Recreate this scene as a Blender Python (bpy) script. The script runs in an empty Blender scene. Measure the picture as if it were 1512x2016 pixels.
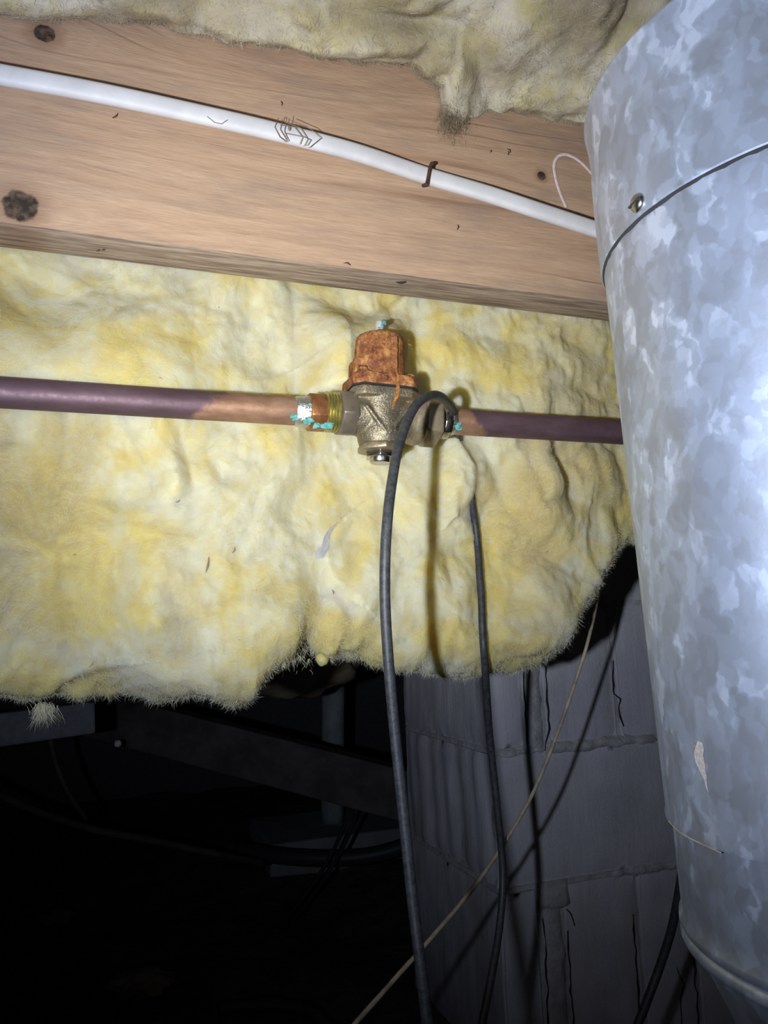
import bpy, bmesh, math, random
import numpy as np
from mathutils import Vector, Matrix, Euler
from mathutils.bvhtree import BVHTree

S = bpy.context.scene
COL = S.collection
random.seed(7)
rng = np.random.default_rng(11)

# ------------------------------------------------------------------ camera
H = 0.62                                   # camera height above the dirt floor
FPX = 1500.0
psi, th, ro = math.radians(19.776), math.radians(8.943), math.radians(-2.044)
_F = Vector((math.sin(psi)*math.cos(th), math.cos(psi)*math.cos(th), math.sin(th)))
_R0 = Vector((math.cos(psi), -math.sin(psi), 0)); _U0 = _R0.cross(_F)
_R = _R0*math.cos(ro) + _U0*math.sin(ro); _U = -_R0*math.sin(ro) + _U0*math.cos(ro)
CAM = Vector((0, 0, H))
cd = bpy.data.cameras.new('camera'); cam = bpy.data.objects.new('camera', cd); COL.objects.link(cam)
cd.sensor_fit = 'VERTICAL'; cd.sensor_height = 24.0; cd.lens = 24.0*FPX/2016.0
cd.clip_start = 0.01; cd.clip_end = 50
m = Matrix.Identity(4)
for i in range(3):
    m[i][0] = _R[i]; m[i][1] = _U[i]; m[i][2] = -_F[i]; m[i][3] = CAM[i]
cam.matrix_world = m
S.camera = cam

def ray(x, y):
    return _F + _R*((x-756.0)/FPX) - _U*((y-1008.0)/FPX)
def pd(x, y, d):                            # point at forward distance d
    return CAM + ray(x, y)*d
def onY(x, y, Y):                           # point on the vertical plane parallel to the joist
    r = ray(x, y); return CAM + r*(Y/r.y)
def onX(x, y, X):
    r = ray(x, y); return CAM + r*(X/r.x)
def onZ(x, y, Z):
    r = ray(x, y); return CAM + r*((Z-H)/r.z)

# ------------------------------------------------------------------ world, light, exposure
w = bpy.data.worlds.new('world'); S.world = w; w.use_nodes = True
w.node_tree.nodes['Background'].inputs[0].default_value = (0.6, 0.7, 1.0, 1)
w.node_tree.nodes['Background'].inputs[1].default_value = 0.004
S.view_settings.view_transform = 'Standard'; S.view_settings.look = 'None'
S.view_settings.gamma = 1.0; S.view_settings.exposure = 0.0; S.view_settings.use_curve_mapping = False
S.cycles.max_bounces = 5; S.cycles.diffuse_bounces = 3; S.cycles.glossy_bounces = 2; S.cycles.adaptive_threshold = 0.12; S.cycles.adaptive_min_samples = 16

def spot(name, loc, target, watts, deg, blend, col, rad=0.007):
    l = bpy.data.lights.new(name, 'SPOT'); l.energy = watts; l.spot_size = math.radians(deg)
    l.spot_blend = blend; l.color = col; l.shadow_soft_size = rad
    o = bpy.data.objects.new(name, l); COL.objects.link(o); o.location = loc
    o.rotation_euler = (target-loc).to_track_quat('-Z', 'Y').to_euler(); return o
# hand-held LED flashlight, left of the lens: bluish wide spill and a warmer hot spot on the valve
TORCH = CAM - _R*0.095 - _U*0.014
spot('flashlight_spill', TORCH, onY(840, 330, 0.58), 15.5, 128, 1.0, (0.74, 0.83, 1.0))
spot('flashlight_hotspot', TORCH, onY(690, 640, 0.58), 12.0, 62, 1.0, (1.0, 0.96, 0.70))

# ------------------------------------------------------------------ helpers
def tag(o, label=None, cat=None, group=None, kind=None):
    if label: o['label'] = label
    if cat: o['category'] = cat
    if group: o['group'] = group
    if kind: o['kind'] = kind
    return o
def empty(name, loc, rot=(0, 0, 0)):
    o = bpy.data.objects.new(name, None); COL.objects.link(o); o.location = loc; o.rotation_euler = rot
    o.empty_display_size = 0.02; return o
def mesh_obj(name, verts, faces, mat, parent=None, org=None, smooth=True, mw=None):
    """verts are in world space; org re-centres the object's origin (or, with a parent whose frame mw is given, verts are local to it)."""
    me = bpy.data.meshes.new(name)
    v = np.asarray(verts, dtype=float)
    if org is not None: v = v - np.array(org)
    me.from_pydata(v.tolist() if not isinstance(v, list) else v, [], faces)
    me.materials.append(mat)
    if smooth: me.polygons.foreach_set('use_smooth', [True]*len(me.polygons))
    me.update()
    o = bpy.data.objects.new(name, me); COL.objects.link(o)
    if org is not None: o.location = org
    if parent is not None: o.parent = parent
    return o
def grid_obj(name, P, mat, org=None, parent=None, wrap=False):
    n, mm = P.shape[:2]
    idx = np.arange(n*mm).reshape(n, mm)
    q = np.stack([idx[:-1, :-1], idx[1:, :-1], idx[1:, 1:], idx[:-1, 1:]], -1).reshape(-1, 4)
    v = P.reshape(-1, 3)
    if org is not None: v = v - np.array(org)
    me = bpy.data.meshes.new(name)
    me.vertices.add(len(v)); me.vertices.foreach_set('co', v.astype(np.float32).ravel())
    me.loops.add(q.size); me.loops.foreach_set('vertex_index', q.ravel().astype(np.int32))
    me.polygons.add(len(q)); me.polygons.foreach_set('loop_start', np.arange(0, q.size, 4, dtype=np.int32))
    me.polygons.foreach_set('use_smooth', np.ones(len(q), dtype=bool))
    me.materials.append(mat); me.update(calc_edges=True); me.validate()
    o = bpy.data.objects.new(name, me); COL.objects.link(o)
    if org is not None: o.location = org
    if parent is not None: o.parent = parent
    return o
def bm_obj(name, bm, mat, parent=None, smooth=None, loc=None):
    me = bpy.data.meshes.new(name); bm.normal_update(); bm.to_mesh(me); bm.free()
    me.materials.append(mat)
    if smooth is True: me.polygons.foreach_set('use_smooth', [True]*len(me.polygons))
    elif smooth is not None and smooth is not False: me.shade_smooth(); me.set_sharp_from_angle(angle=math.radians(smooth))
    o = bpy.data.objects.new(name, me); COL.objects.link(o)
    if parent is not None: o.parent = parent
    if loc is not None: o.location = loc
    return o
def catmull(pts, n=12):
    P = [Vector(p) for p in pts]; P = [2*P[0]-P[1]] + P + [2*P[-1]-P[-2]]
    out = []
    for i in range(1, len(P)-2):
        a, b, c, d = P[i-1:i+3]
        for k in range(n):
            t = k/n
            out.append(0.5*((2*b) + (c-a)*t + (2*a-5*b+4*c-d)*t*t + (3*b-a-3*c+d)*t**3))
    out.append(P[-2]); return out
def tube(name, pts, rad, mat, parent=None, seg=14, n=10, org=None, flat=None, caps=True, smooth_path=True, wob=0.0):
    """rad: number or list per control point; flat=(a,b): oval with b along flat normal -Y"""
    path = catmull(pts, n) if smooth_path else [Vector(p) for p in pts]
    N = len(path)
    if isinstance(rad, (int, float)): R = [rad]*N
    else: R = np.interp(np.linspace(0, 1, N), np.linspace(0, 1, len(rad)), rad)
    V = []; Fc = []
    up = Vector((0.13, 0.9, 0.2)).normalized()
    prev = None
    for i, p in enumerate(path):
        t = (path[min(i+1, N-1)] - path[max(i-1, 0)]).normalized()
        if prev is None: nrm = (up - t*up.dot(t)).normalized()
        else: nrm = (prev - t*prev.dot(t)).normalized()
        if flat: nrm = (Vector((0, 1, 0)) - t*t.y).normalized()
        prev = nrm; bn = t.cross(nrm)
        for k in range(seg):
            a = 2*math.pi*k/seg
            r = R[i]*(1 + wob*math.sin(i*0.7+k))
            if flat:
                ca, sa = math.cos(a), math.sin(a)
                V.append(p + nrm*(flat[1]*R[i]*math.copysign(abs(ca)**0.75, ca)) + bn*(flat[0]*R[i]*math.copysign(abs(sa)**0.75, sa)))
            else:
                V.append(p + nrm*(r*math.cos(a)) + bn*(r*math.sin(a)))
    for i in range(N-1):
        for k in range(seg):
            k2 = (k+1) % seg
            Fc.append((i*seg+k, i*seg+k2, (i+1)*seg+k2, (i+1)*seg+k))
    if caps:
        Fc.append(tuple(range(seg-1, -1, -1))); Fc.append(tuple((N-1)*seg+k for k in range(seg)))
    return mesh_obj(name, V, Fc, mat, parent, org)
def lathe_bm(profile, seg=48, axis='z', cap=True):
    bm = bmesh.new(); rings = []
    for r, z in profile:
        ring = []
        for k in range(seg):
            a = 2*math.pi*k/seg
            c = (r*math.cos(a), r*math.sin(a), z)
            if axis == 'x': c = (z, r*math.cos(a), r*math.sin(a))
            ring.append(bm.verts.new(c))
        rings.append(ring)
    for a, b in zip(rings[:-1], rings[1:]):
        for k in range(seg):
            bm.faces.new((a[k], a[(k+1) % seg], b[(k+1) % seg], b[k]))
    if cap:
        bm.faces.new(rings[0][::-1]); bm.faces.new(rings[-1])
    bmesh.ops.recalc_face_normals(bm, faces=bm.faces)
    return bm
def prism_bm(n, r, a0, a1, axis='x', rot=0.0, bev=0.0008, chamf=None):
    """n-gon prism (across-corner radius r) from a0 to a1 along the axis, with chamfered ends"""
    ch = chamf if chamf is not None else r*0.06
    prof = [(r-ch, a0), (r, a0+ch*0.6), (r, a1-ch*0.6), (r-ch, a1)]
    bm = bmesh.new(); rings = []
    for rr, z in prof:
        ring = []
        for k in range(n):
            a = 2*math.pi*k/n + rot
            c = (rr*math.cos(a), rr*math.sin(a), z) if axis == 'z' else (z, rr*math.cos(a), rr*math.sin(a))
            ring.append(bm.verts.new(c))
        rings.append(ring)
    for a, b in zip(rings[:-1], rings[1:]):
        for k in range(n): bm.faces.new((a[k], a[(k+1) % n], b[(k+1) % n], b[k]))
    bm.faces.new(rings[0][::-1]); bm.faces.new(rings[-1])
    bmesh.ops.recalc_face_normals(bm, faces=bm.faces)
    if bev: bmesh.ops.bevel(bm, geom=bm.edges[:], offset=bev, segments=2, affect='EDGES', profile=0.5)
    return bm
def box_bm(x0, x1, y0, y1, z0, z1, bev=0.0, seg=2):
    bm = bmesh.new(); bmesh.ops.create_cube(bm, size=1)
    for v in bm.verts:
        v.co = Vector(((x0+x1)/2+v.co.x*(x1-x0), (y0+y1)/2+v.co.y*(y1-y0), (z0+z1)/2+v.co.z*(z1-z0)))
    if bev: bmesh.ops.bevel(bm, geom=bm.edges[:], offset=bev, segments=seg, affect='EDGES', profile=0.5)
    return bm

# numpy gradient-ish noise ------------------------------------------------
def _hash(ix, iy, iz, s):
    h = (ix*374761393 + iy*668265263 + iz*2147483647 + s*974634777) & 0xffffffff
    h = ((h ^ (h >> 13))*1274126177) & 0xffffffff
    h = ((h ^ (h >> 16))*2246822519) & 0xffffffff
    return ((h ^ (h >> 15)) & 0xffffff)/float(0xffffff)*2-1
def vnoise(x, y, z, s=0):
    x, y, z = np.broadcast_arrays(x, y, z)
    ix = np.floor(x).astype(np.int64); iy = np.floor(y).astype(np.int64); iz = np.floor(z).astype(np.int64)
    fx, fy, fz = x-ix, y-iy, z-iz
    u = fx**3*(fx*(fx*6-15)+10); v = fy**3*(fy*(fy*6-15)+10); ww = fz**3*(fz*(fz*6-15)+10)
    def c(a, b, d): return _hash(ix+a, iy+b, iz+d, s)
    x00 = c(0,0,0)*(1-u)+c(1,0,0)*u; x10 = c(0,1,0)*(1-u)+c(1,1,0)*u
    x01 = c(0,0,1)*(1-u)+c(1,0,1)*u; x11 = c(0,1,1)*(1-u)+c(1,1,1)*u
    return (x00*(1-v)+x10*v)*(1-ww) + (x01*(1-v)+x11*v)*ww
def fbm(x, y, z, oct=4, s=0, gain=0.5):
    t = 0; a = 1; f = 1; n = 0
    for i in range(oct):
        t = t + a*vnoise(x*f+i*17.3, y*f-i*9.1, z*f+i*5.7, s+i); n += a; a *= gain; f *= 2.03
    return t/n
def billow(x, y, z, oct=3, s=0, gain=0.5):
    t = 0; a = 1; f = 1; n = 0
    for i in range(oct):
        t = t + a*(np.abs(vnoise(x*f+i*7.3, y*f-i*3.1, z*f+i*11.7, s+i))*2-0.6); n += a; a *= gain; f *= 2.1
    return t/n
def smooth(a, b, x):
    t = np.clip((x-a)/(b-a), 0, 1); return t*t*(3-2*t)

# node helpers --------------------------------------------------------------
class N:
    def __init__(self, name, rough=0.6, metal=0.0):
        self.m = bpy.data.materials.new(name); self.m.use_nodes = True
        self.t = self.m.node_tree; self.b = self.t.nodes['Principled BSDF']
        self.b.inputs['Roughness'].default_value = rough; self.b.inputs['Metallic'].default_value = metal
        self.tc = self.t.nodes.new('ShaderNodeTexCoord')
    def set(self, sock, v):
        s = self.b.inputs[sock]
        if isinstance(v, bpy.types.NodeSocket): self.t.links.new(v, s)
        else: s.default_value = v
        return self
    def _in(self, node, i, v):
        if isinstance(v, bpy.types.NodeSocket): self.t.links.new(v, node.inputs[i])
        elif v is not None: node.inputs[i].default_value = v
    def obj(self): return self.tc.outputs['Object']
    def map(self, vec, scale=(1, 1, 1), loc=(0, 0, 0), rot=(0, 0, 0)):
        n = self.t.nodes.new('ShaderNodeMapping'); self._in(n, 0, vec)
        n.inputs['Scale'].default_value = scale; n.inputs['Location'].default_value = loc; n.inputs['Rotation'].default_value = rot
        return n.outputs[0]
    def noise(self, vec, scale, detail=4, rough=0.55, dist=0.0, col=False):
        n = self.t.nodes.new('ShaderNodeTexNoise'); self._in(n, 'Vector', vec)
        n.inputs['Scale'].default_value = scale; n.inputs['Detail'].default_value = detail
        n.inputs['Roughness'].default_value = rough; n.inputs['Distortion'].default_value = dist
        return n.outputs[1 if col else 0]
    def voro(self, vec, scale, feat='F1', out='Color', rnd=1.0):
        n = self.t.nodes.new('ShaderNodeTexVoronoi'); n.feature = feat; self._in(n, 'Vector', vec)
        n.inputs['Scale'].default_value = scale; n.inputs['Randomness'].default_value = rnd
        if feat == 'SMOOTH_F1': n.inputs['Smoothness'].default_value = 0.35
        return n.outputs[out]
    def math(self, op, a, b=None, c=None, clamp=False):
        n = self.t.nodes.new('ShaderNodeMath'); n.operation = op; n.use_clamp = clamp
        self._in(n, 0, a); self._in(n, 1, b); self._in(n, 2, c); return n.outputs[0]
    def vmath(self, op, a, b=None, out=0):
        n = self.t.nodes.new('ShaderNodeVectorMath'); n.operation = op
        self._in(n, 0, a); self._in(n, 1, b); return n.outputs[out]
    def sep(self, v):
        n = self.t.nodes.new('ShaderNodeSeparateXYZ'); self._in(n, 0, v); return n.outputs
    def comb(self, x, y, z):
        n = self.t.nodes.new('ShaderNodeCombineXYZ'); self._in(n, 0, x); self._in(n, 1, y); self._in(n, 2, z); return n.outputs[0]
    def ramp(self, f, stops, interp='LINEAR'):
        n = self.t.nodes.new('ShaderNodeValToRGB'); self._in(n, 0, f); r = n.color_ramp; r.interpolation = interp
        while len(r.elements) < len(stops): r.elements.new(0.5)
        for e, (p, c) in zip(r.elements, stops):
            e.position = p; e.color = (c, c, c, 1) if isinstance(c, (int, float)) else (*c, 1)
        return n.outputs[0]
    def mix(self, f, a, b, mode='MIX'):
        n = self.t.nodes.new('ShaderNodeMix'); n.data_type = 'RGBA'; n.blend_type = mode
        self._in(n, 0, f)
        for i, v in ((6, a), (7, b)):
            if isinstance(v, bpy.types.NodeSocket): self.t.links.new(v, n.inputs[i])
            else: n.inputs[i].default_value = (*v, 1) if len(v) == 3 else v
        return n.outputs[2]
    def sstep(self, a, b, x):
        n = self.t.nodes.new('ShaderNodeMapRange'); n.interpolation_type = 'SMOOTHSTEP'
        self._in(n, 0, x); n.inputs[1].default_value = a; n.inputs[2].default_value = b; return n.outputs[0]
    def bump(self, h, strength=0.5, dist=0.002, prev=None):
        n = self.t.nodes.new('ShaderNodeBump'); n.inputs['Strength'].default_value = strength
        n.inputs['Distance'].default_value = dist; self._in(n, 'Height', h)
        if prev is not None: self._in(n, 'Normal', prev)
        self.t.links.new(n.outputs[0], self.b.inputs['Normal']); return n.outputs[0]

# ------------------------------------------------------------------ materials
def simple(name, col, rough=0.6, metal=0.0, var=0.25, scale=60, bump=0.15, col2=None, bdist=0.0008, spec=None):
    n = N(name, rough, metal); o = n.obj()
    f = n.noise(o, scale, 5, 0.62)
    c2 = col2 or tuple(c*(1-var) for c in col)
    n.set('Base Color', n.mix(n.sstep(0.35, 0.68, f), c2, col))
    if bump: n.bump(n.noise(o, scale*3.1, 4, 0.6), bump, bdist)
    if spec is not None: n.b.inputs['Specular IOR Level'].default_value = spec
    return n.m
def mat_fibre(name, white, yellow, tan, bias=0.0, grey=0.0, sss=1.0):
    n = N(name, 1.0); o = n.obj()
    warp = n.vmath('ADD', o, n.vmath('MULTIPLY', n.noise(o, 16, 2, col=True), (0.035, 0.035, 0.035)))
    a = n.noise(warp, 12, 2, 0.55); b = n.noise(warp, 38, 3, 0.6); c = n.noise(n.map(warp, (1, 1, 0.5)), 9, 2)
    f = n.math('ADD', n.math('MULTIPLY', a, 0.7), n.math('MULTIPLY', b, 0.42))
    col = n.mix(n.sstep(0.46-bias, 0.68-bias, f), white, yellow)
    col = n.mix(n.math('MULTIPLY', n.sstep(0.47, 0.68, c), 0.75), col, tan)
    fib = n.noise(n.map(warp, (1, 1, 2.6), rot=(0, 0.5, 0)), 210, 3, 0.75)
    col = n.mix(n.math('MULTIPLY', n.sstep(0.42, 0.72, fib), 0.35), col, white)
    if grey: col = n.mix(n.math('MULTIPLY', n.sstep(0.40, 0.66, n.noise(warp, 11, 4, 0.65)), grey), col, (0.25, 0.205, 0.16))
    n.set('Base Color', col)
    if sss:
        n.set('Subsurface Weight', sss); n.b.inputs['Subsurface Radius'].default_value = (1.0, 0.85, 0.30)
        n.b.inputs['Subsurface Scale'].default_value = 0.022
    n.b.inputs['Specular IOR Level'].default_value = 0.05
    n.bump(n.noise(o, 85, 3, 0.66, 0.8), 0.45, 0.004)
    return n.m
M_FIB = mat_fibre('fiberglass_yellow', (0.68, 0.655, 0.515), (0.69, 0.56, 0.19), (0.50, 0.395, 0.195))
M_FIBT = simple('fiberglass_tangle', (0.68, 0.65, 0.50), 1.0, 0, 0, 18, 0, (0.68, 0.56, 0.22))
M_FIBS = simple('fiberglass_strand', (0.74, 0.70, 0.52), 1.0, 0, 0.15, 40, 0)
M_FIB2 = mat_fibre('fiberglass_dusty', (0.60, 0.55, 0.46), (0.55, 0.47, 0.22), (0.40, 0.32, 0.22), -0.02, 0.62, 0.3)
M_FIB2T = simple('dusty_tangle', (0.58, 0.53, 0.43), 1.0, 0, 0, 20, 0, (0.36, 0.30, 0.21))
M_FIB2S = simple('dusty_strand', (0.42, 0.37, 0.27), 1.0, 0, 0.3, 40, 0)
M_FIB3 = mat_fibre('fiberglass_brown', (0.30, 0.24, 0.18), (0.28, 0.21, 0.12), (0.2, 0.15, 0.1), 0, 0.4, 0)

def mat_wood(name, knots, org):
    n = N(name, 0.75); o = n.obj(); x, y, z = n.sep(o)
    dz = None; kmask = None; halo = None; kn_ = n.noise(o, 120, 2)
    for (kx, kz, r, amp) in knots:
        ddx = n.math('MULTIPLY', n.math('SUBTRACT', x, kx), 0.62); ddz = n.math('SUBTRACT', z, kz)
        d2 = n.math('ADD', n.math('MULTIPLY', ddx, ddx), n.math('MULTIPLY', ddz, ddz)); d = n.math('SQRT', d2)
        # grain lines bend round the knot
        g = n.math('EXPONENT', n.math('MULTIPLY', d2, -1.0/(2*(r*2.6)**2)))
        g = n.math('MULTIPLY', n.math('MULTIPLY', g, amp), n.math('TANH', n.math('MULTIPLY', ddz, 1.0/(r*0.8))))
        dz = g if dz is None else n.math('ADD', dz, g)
        dn = n.math('ADD', n.math('SQRT', n.math('ADD', n.math('MULTIPLY', n.math('MULTIPLY', ddx, 1.6), n.math('MULTIPLY', ddx, 1.6)), n.math('MULTIPLY', ddz, ddz))), n.math('MULTIPLY', n.math('SUBTRACT', kn_, 0.5), r*0.5))
        if amp < 0.02:
            k = n.sstep(r, r*0.8, dn); hh = n.sstep(r*2.3, r*0.8, dn)
            kmask = k if kmask is None else n.math('MAXIMUM', kmask, k); halo = hh if halo is None else n.math('MAXIMUM', halo, hh)
    zz = n.math('SUBTRACT', z, dz)
    zz = n.math('ADD', zz, n.math('MULTIPLY', n.math('SUBTRACT', n.noise(n.map(o, (1.6, 6, 5)), 1.3, 2), 0.5), 0.05))
    v = n.comb(n.math('MULTIPLY', x, 0.035), n.math('MULTIPLY', y, 0.6), zz)
    g1 = n.noise(v, 95, 4, 0.6); g2 = n.noise(n.map(v, (1.6, 1, 1)), 420, 4, 0.7); g3 = n.noise(v, 30, 2)
    fine = n.noise(n.map(o, (45, 200, 1100)), 1.0, 4, 0.75)
    f = n.math('ADD', n.math('MULTIPLY', g1, 0.38), n.math('ADD', n.math('MULTIPLY', g2, 0.28), n.math('MULTIPLY', fine, 0.40)))
    col = n.ramp(f, [(0.36, (0.29, 0.185, 0.125)), (0.47, (0.42, 0.275, 0.19)), (0.56, (0.50, 0.335, 0.235)), (0.68, (0.59, 0.43, 0.315))])
    col = n.mix(n.math('MULTIPLY', n.sstep(0.45, 0.7, g3), 0.35), col, (0.44, 0.25, 0.17))
    # sharp dark growth rings, only here and there
    ring = n.math('ABSOLUTE', n.math('SUBTRACT', n.noise(v, 26, 1, 0.4), 0.5))
    col = n.mix(n.math('MULTIPLY', n.sstep(0.011, 0.0, ring), n.math('MULTIPLY', 0.55, n.sstep(0.42, 0.6, n.noise(n.map(o, (3, 3, 6)), 1.3, 2)))), col, (0.16, 0.075, 0.04))
    # grime and weathering
    gr = n.noise(n.map(o, (5, 8, 26)), 1.4, 6, 0.65)
    col = n.mix(n.math('MULTIPLY', n.sstep(0.46, 0.70, gr), 0.55), col, (0.25, 0.19, 0.17))
    # underside: greyer sawn face (old weathered edge of the board)
    nz = n.sep(n.tc.outputs['Normal'])[2]
    sawn = n.mix(n.sstep(0.35, 0.65, n.noise(n.map(o, (9, 160, 300)), 1.5, 4, 0.7)), (0.20, 0.14, 0.11), (0.46, 0.36, 0.29))
    col = n.mix(n.math('LESS_THAN', nz, -0.6), col, sawn)
    if kmask is not None:
        col = n.mix(n.math('MULTIPLY', halo, 0.45), col, (0.20, 0.09, 0.05)); 
        kc = n.mix(n.sstep(0.4, 0.65, n.noise(o, 150, 4, 0.6)), (0.035, 0.025, 0.02), (0.13, 0.085, 0.06))
        col = n.mix(kmask, col, kc)
    n.set('Base Color', col); n.b.inputs['Specular IOR Level'].default_value = 0.25
    n.bump(n.noise(n.map(o, (45, 200, 1100)), 1.0, 2, 0.75), 0.4, 0.0012)
    return n.m

def mat_galv():
    n = N('galvanised_steel', 0.42, 0.75); o = n.obj()
    wv = n.vmath('ADD', o, n.vmath('MULTIPLY', n.noise(o, 70, 3, col=True), (0.016, 0.016, 0.016)))
    c1 = n.sep(n.voro(n.map(wv, (1, 1, 0.62)), 95, 'SMOOTH_F1', 'Color'))[0]
    c2 = n.sep(n.voro(n.map(wv, (1, 1, 0.62)), 210, 'SMOOTH_F1', 'Color'))[1]
    big = n.noise(n.map(o, (1, 1, 0.6)), 16, 4, 0.6)
    f = n.math('ADD', n.math('MULTIPLY', c1, 0.42), n.math('ADD', n.math('MULTIPLY', c2, 0.25), n.math('MULTIPLY', big, 0.40)))
    col = n.ramp(f, [(0.28, (0.38, 0.405, 0.47)), (0.52, (0.435, 0.475, 0.57)), (0.66, (0.49, 0.545, 0.67)), (0.80, (0.68, 0.74, 0.88))])
    dirt = n.noise(n.map(o, (14, 14, 5)), 2.0, 6, 0.7)
    col = n.mix(n.math('MULTIPLY', n.sstep(0.52, 0.75, dirt), 0.45), col, (0.40, 0.37, 0.32))
    n.set('Base Color', col)
    n.set('Roughness', n.ramp(f, [(0.3, 0.50), (0.9, 0.42)]))
    n.set('Metallic', n.ramp(f, [(0.3, 0.72), (0.85, 0.58)]))
    n.bump(n.math('ADD', n.noise(o, 220, 3), n.math('MULTIPLY', c1, 0.3)), 0.08, 0.0008)
    return n.m
M_GALV = mat_galv()

M_PVC = simple('white_cable_jacket', (0.70, 0.69, 0.75), 0.6, 0, 0.12, 35, 0.05)
M_HOSE = simple('black_rubber', (0.022, 0.023, 0.028), 0.5, 0, 0, 300, 0.25, (0.05, 0.052, 0.058))
M_TAN = simple('tan_wire_jacket', (0.52, 0.43, 0.31), 0.6, 0, 0.45, 55, 0.2)
M_STAPLE = simple('rusted_staple', (0.16, 0.075, 0.05), 0.7, 0.5, 0.5, 400, 0.3)
M_CHALK = simple('chalk_pink', (0.78, 0.62, 0.66), 0.9, 0, 0.2, 300, 0)
M_GROUT = simple('mortar', (0.62, 0.59, 0.61), 0.95, 0, 0.3, 40, 0.8, bdist=0.003)
M_DIRT = simple('dirt', (0.16, 0.125, 0.10), 1.0, 0, 0.6, 14, 0.9, bdist=0.01)
M_GREYPIPE = simple('grey_pipe', (0.42, 0.47, 0.48), 0.5, 0, 0.3, 20, 0.05)
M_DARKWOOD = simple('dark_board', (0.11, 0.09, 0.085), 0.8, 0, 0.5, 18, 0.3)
M_SILVER = simple('solder', (0.78, 0.80, 0.80), 0.28, 0.95, 0.3, 160, 0.7, bdist=0.0015)
M_STEEL = simple('nickel_steel', (0.58, 0.56, 0.52), 0.27, 1.0, 0.25, 150, 0.1)
M_ZINC = simple('zinc_white', (0.72, 0.71, 0.66), 0.55, 0.3, 0.35, 260, 0.4)
M_PATINA = simple('verdigris', (0.09, 0.36, 0.33), 0.95, 0, 0, 340, 0.9, (0.22, 0.55, 0.56), bdist=0.0015)
M_GASKET = simple('dark_gasket', (0.025, 0.022, 0.035), 0.6)
M_BLACK = simple('flat_black', (0.03, 0.028, 0.028), 0.9)
M_SPIDER = simple('spider_brown', (0.30, 0.22, 0.18), 0.8)
M_PAPER = simple('white_tag', (0.80, 0.80, 0.86), 0.8)
M_COPADAPT = simple('copper_adapter', (0.50, 0.205, 0.085), 0.42, 0.75, 0, 130, 0.3, (0.30, 0.13, 0.06))

def mat_copper(name, x_change, purple_left=True):
    n = N(name, 0.5, 0.5); o = n.obj(); x, y, z = n.sep(o)
    xn = n.math('ADD', x, n.math('MULTIPLY', n.math('SUBTRACT', n.noise(o, 45, 4, 0.6), 0.5), 0.035))
    xn = n.math('ADD', xn, n.math('MULTIPLY', z, -1.2 if purple_left else 1.0))
    pm = n.sstep(x_change+0.004, x_change-0.004, xn) if purple_left else n.sstep(x_change-0.004, x_change+0.004, xn)
    cop = n.ramp(n.noise(n.map(o, (0.5, 1, 1)), 70, 5, 0.65), [(0.3, (0.20, 0.11, 0.075)), (0.5, (0.36, 0.20, 0.13)), (0.7, (0.46, 0.29, 0.21))])
    pur = n.ramp(n.noise(n.map(o, (0.3, 1, 1)), 60, 5, 0.65), [(0.3, (0.10, 0.06, 0.072)), (0.55, (0.15, 0.09, 0.115)), (0.8, (0.21, 0.135, 0.155))])
    n.set('Base Color', n.mix(pm, cop, pur))
    n.set('Roughness', n.ramp(n.noise(o, 200, 4), [(0.3, 0.50), (0.7, 0.64)]))
    n.bump(n.noise(o, 350, 4, 0.6), 0.12, 0.0006)
    return n.m

def mat_rust():
    n = N('rusted_iron', 0.9, 0.05); o = n.obj()
    f = n.math('ADD', n.math('MULTIPLY', n.noise(o, 90, 6, 0.68), 0.7), n.math('MULTIPLY', n.noise(o, 480, 4, 0.7), 0.4))
    col = n.ramp(f, [(0.38, (0.06, 0.028, 0.022)), (0.47, (0.20, 0.072, 0.038)), (0.56, (0.34, 0.135, 0.055)), (0.66, (0.56, 0.29, 0.11))])
    col = n.mix(n.math('MULTIPLY', n.sstep(0.55, 0.72, n.noise(o, 50, 4)), 0.6), col, (0.23, 0.09, 0.075))
    n.set('Base Color', col); n.b.inputs['Specular IOR Level'].default_value = 0.15
    n.bump(n.math('ADD', n.noise(o, 300, 5, 0.7), n.math('MULTIPLY', n.noise(o, 90, 4), 1.2)), 0.8, 0.0018)
    return n.m
M_RUST = mat_rust()
M_RUSTRUN = simple('orange_rust_run', (0.58, 0.26, 0.07), 0.95, 0, 0, 420, 0.9, (0.33, 0.12, 0.04), bdist=0.0015)
def mat_brass(name, c_lo, c_hi, stain):
    n = N(name, 0.42, 0.7); o = n.obj()
    g = n.noise(o, 900, 3, 0.7); f = n.noise(o, 70, 5, 0.65)
    col = n.mix(n.sstep(0.35, 0.7, f), c_lo, c_hi)
    col = n.mix(n.math('MULTIPLY', n.sstep(0.5, 0.7, n.noise(o, 42, 5, 0.6)), 0.75), col, stain)
    col = n.mix(n.math('MULTIPLY', n.sstep(0.56, 0.68, g), 0.6), col, (0.75, 0.70, 0.62))
    n.set('Base Color', col); n.set('Roughness', n.ramp(f, [(0.3, 0.36), (0.75, 0.58)]))
    n.bump(n.noise(o, 650, 3, 0.6), 0.6, 0.0009)
    return n.m
M_BRASS = mat_brass('cast_brass', (0.19, 0.16, 0.115), (0.31, 0.265, 0.19), (0.30, 0.20, 0.09))
M_NUT = simple('tarnished_nut', (0.19, 0.15, 0.135), 0.45, 0.6, 0, 90, 0.25, (0.27, 0.22, 0.16))
M_NUT2 = simple('brown_brass_nut', (0.40, 0.33, 0.24), 0.45, 0.55, 0, 90, 0.3, (0.25, 0.20, 0.13))
M_THREAD = simple('threaded_brass', (0.56, 0.47, 0.17), 0.38, 0.8, 0, 160, 0.2, (0.33, 0.30, 0.11))

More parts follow.
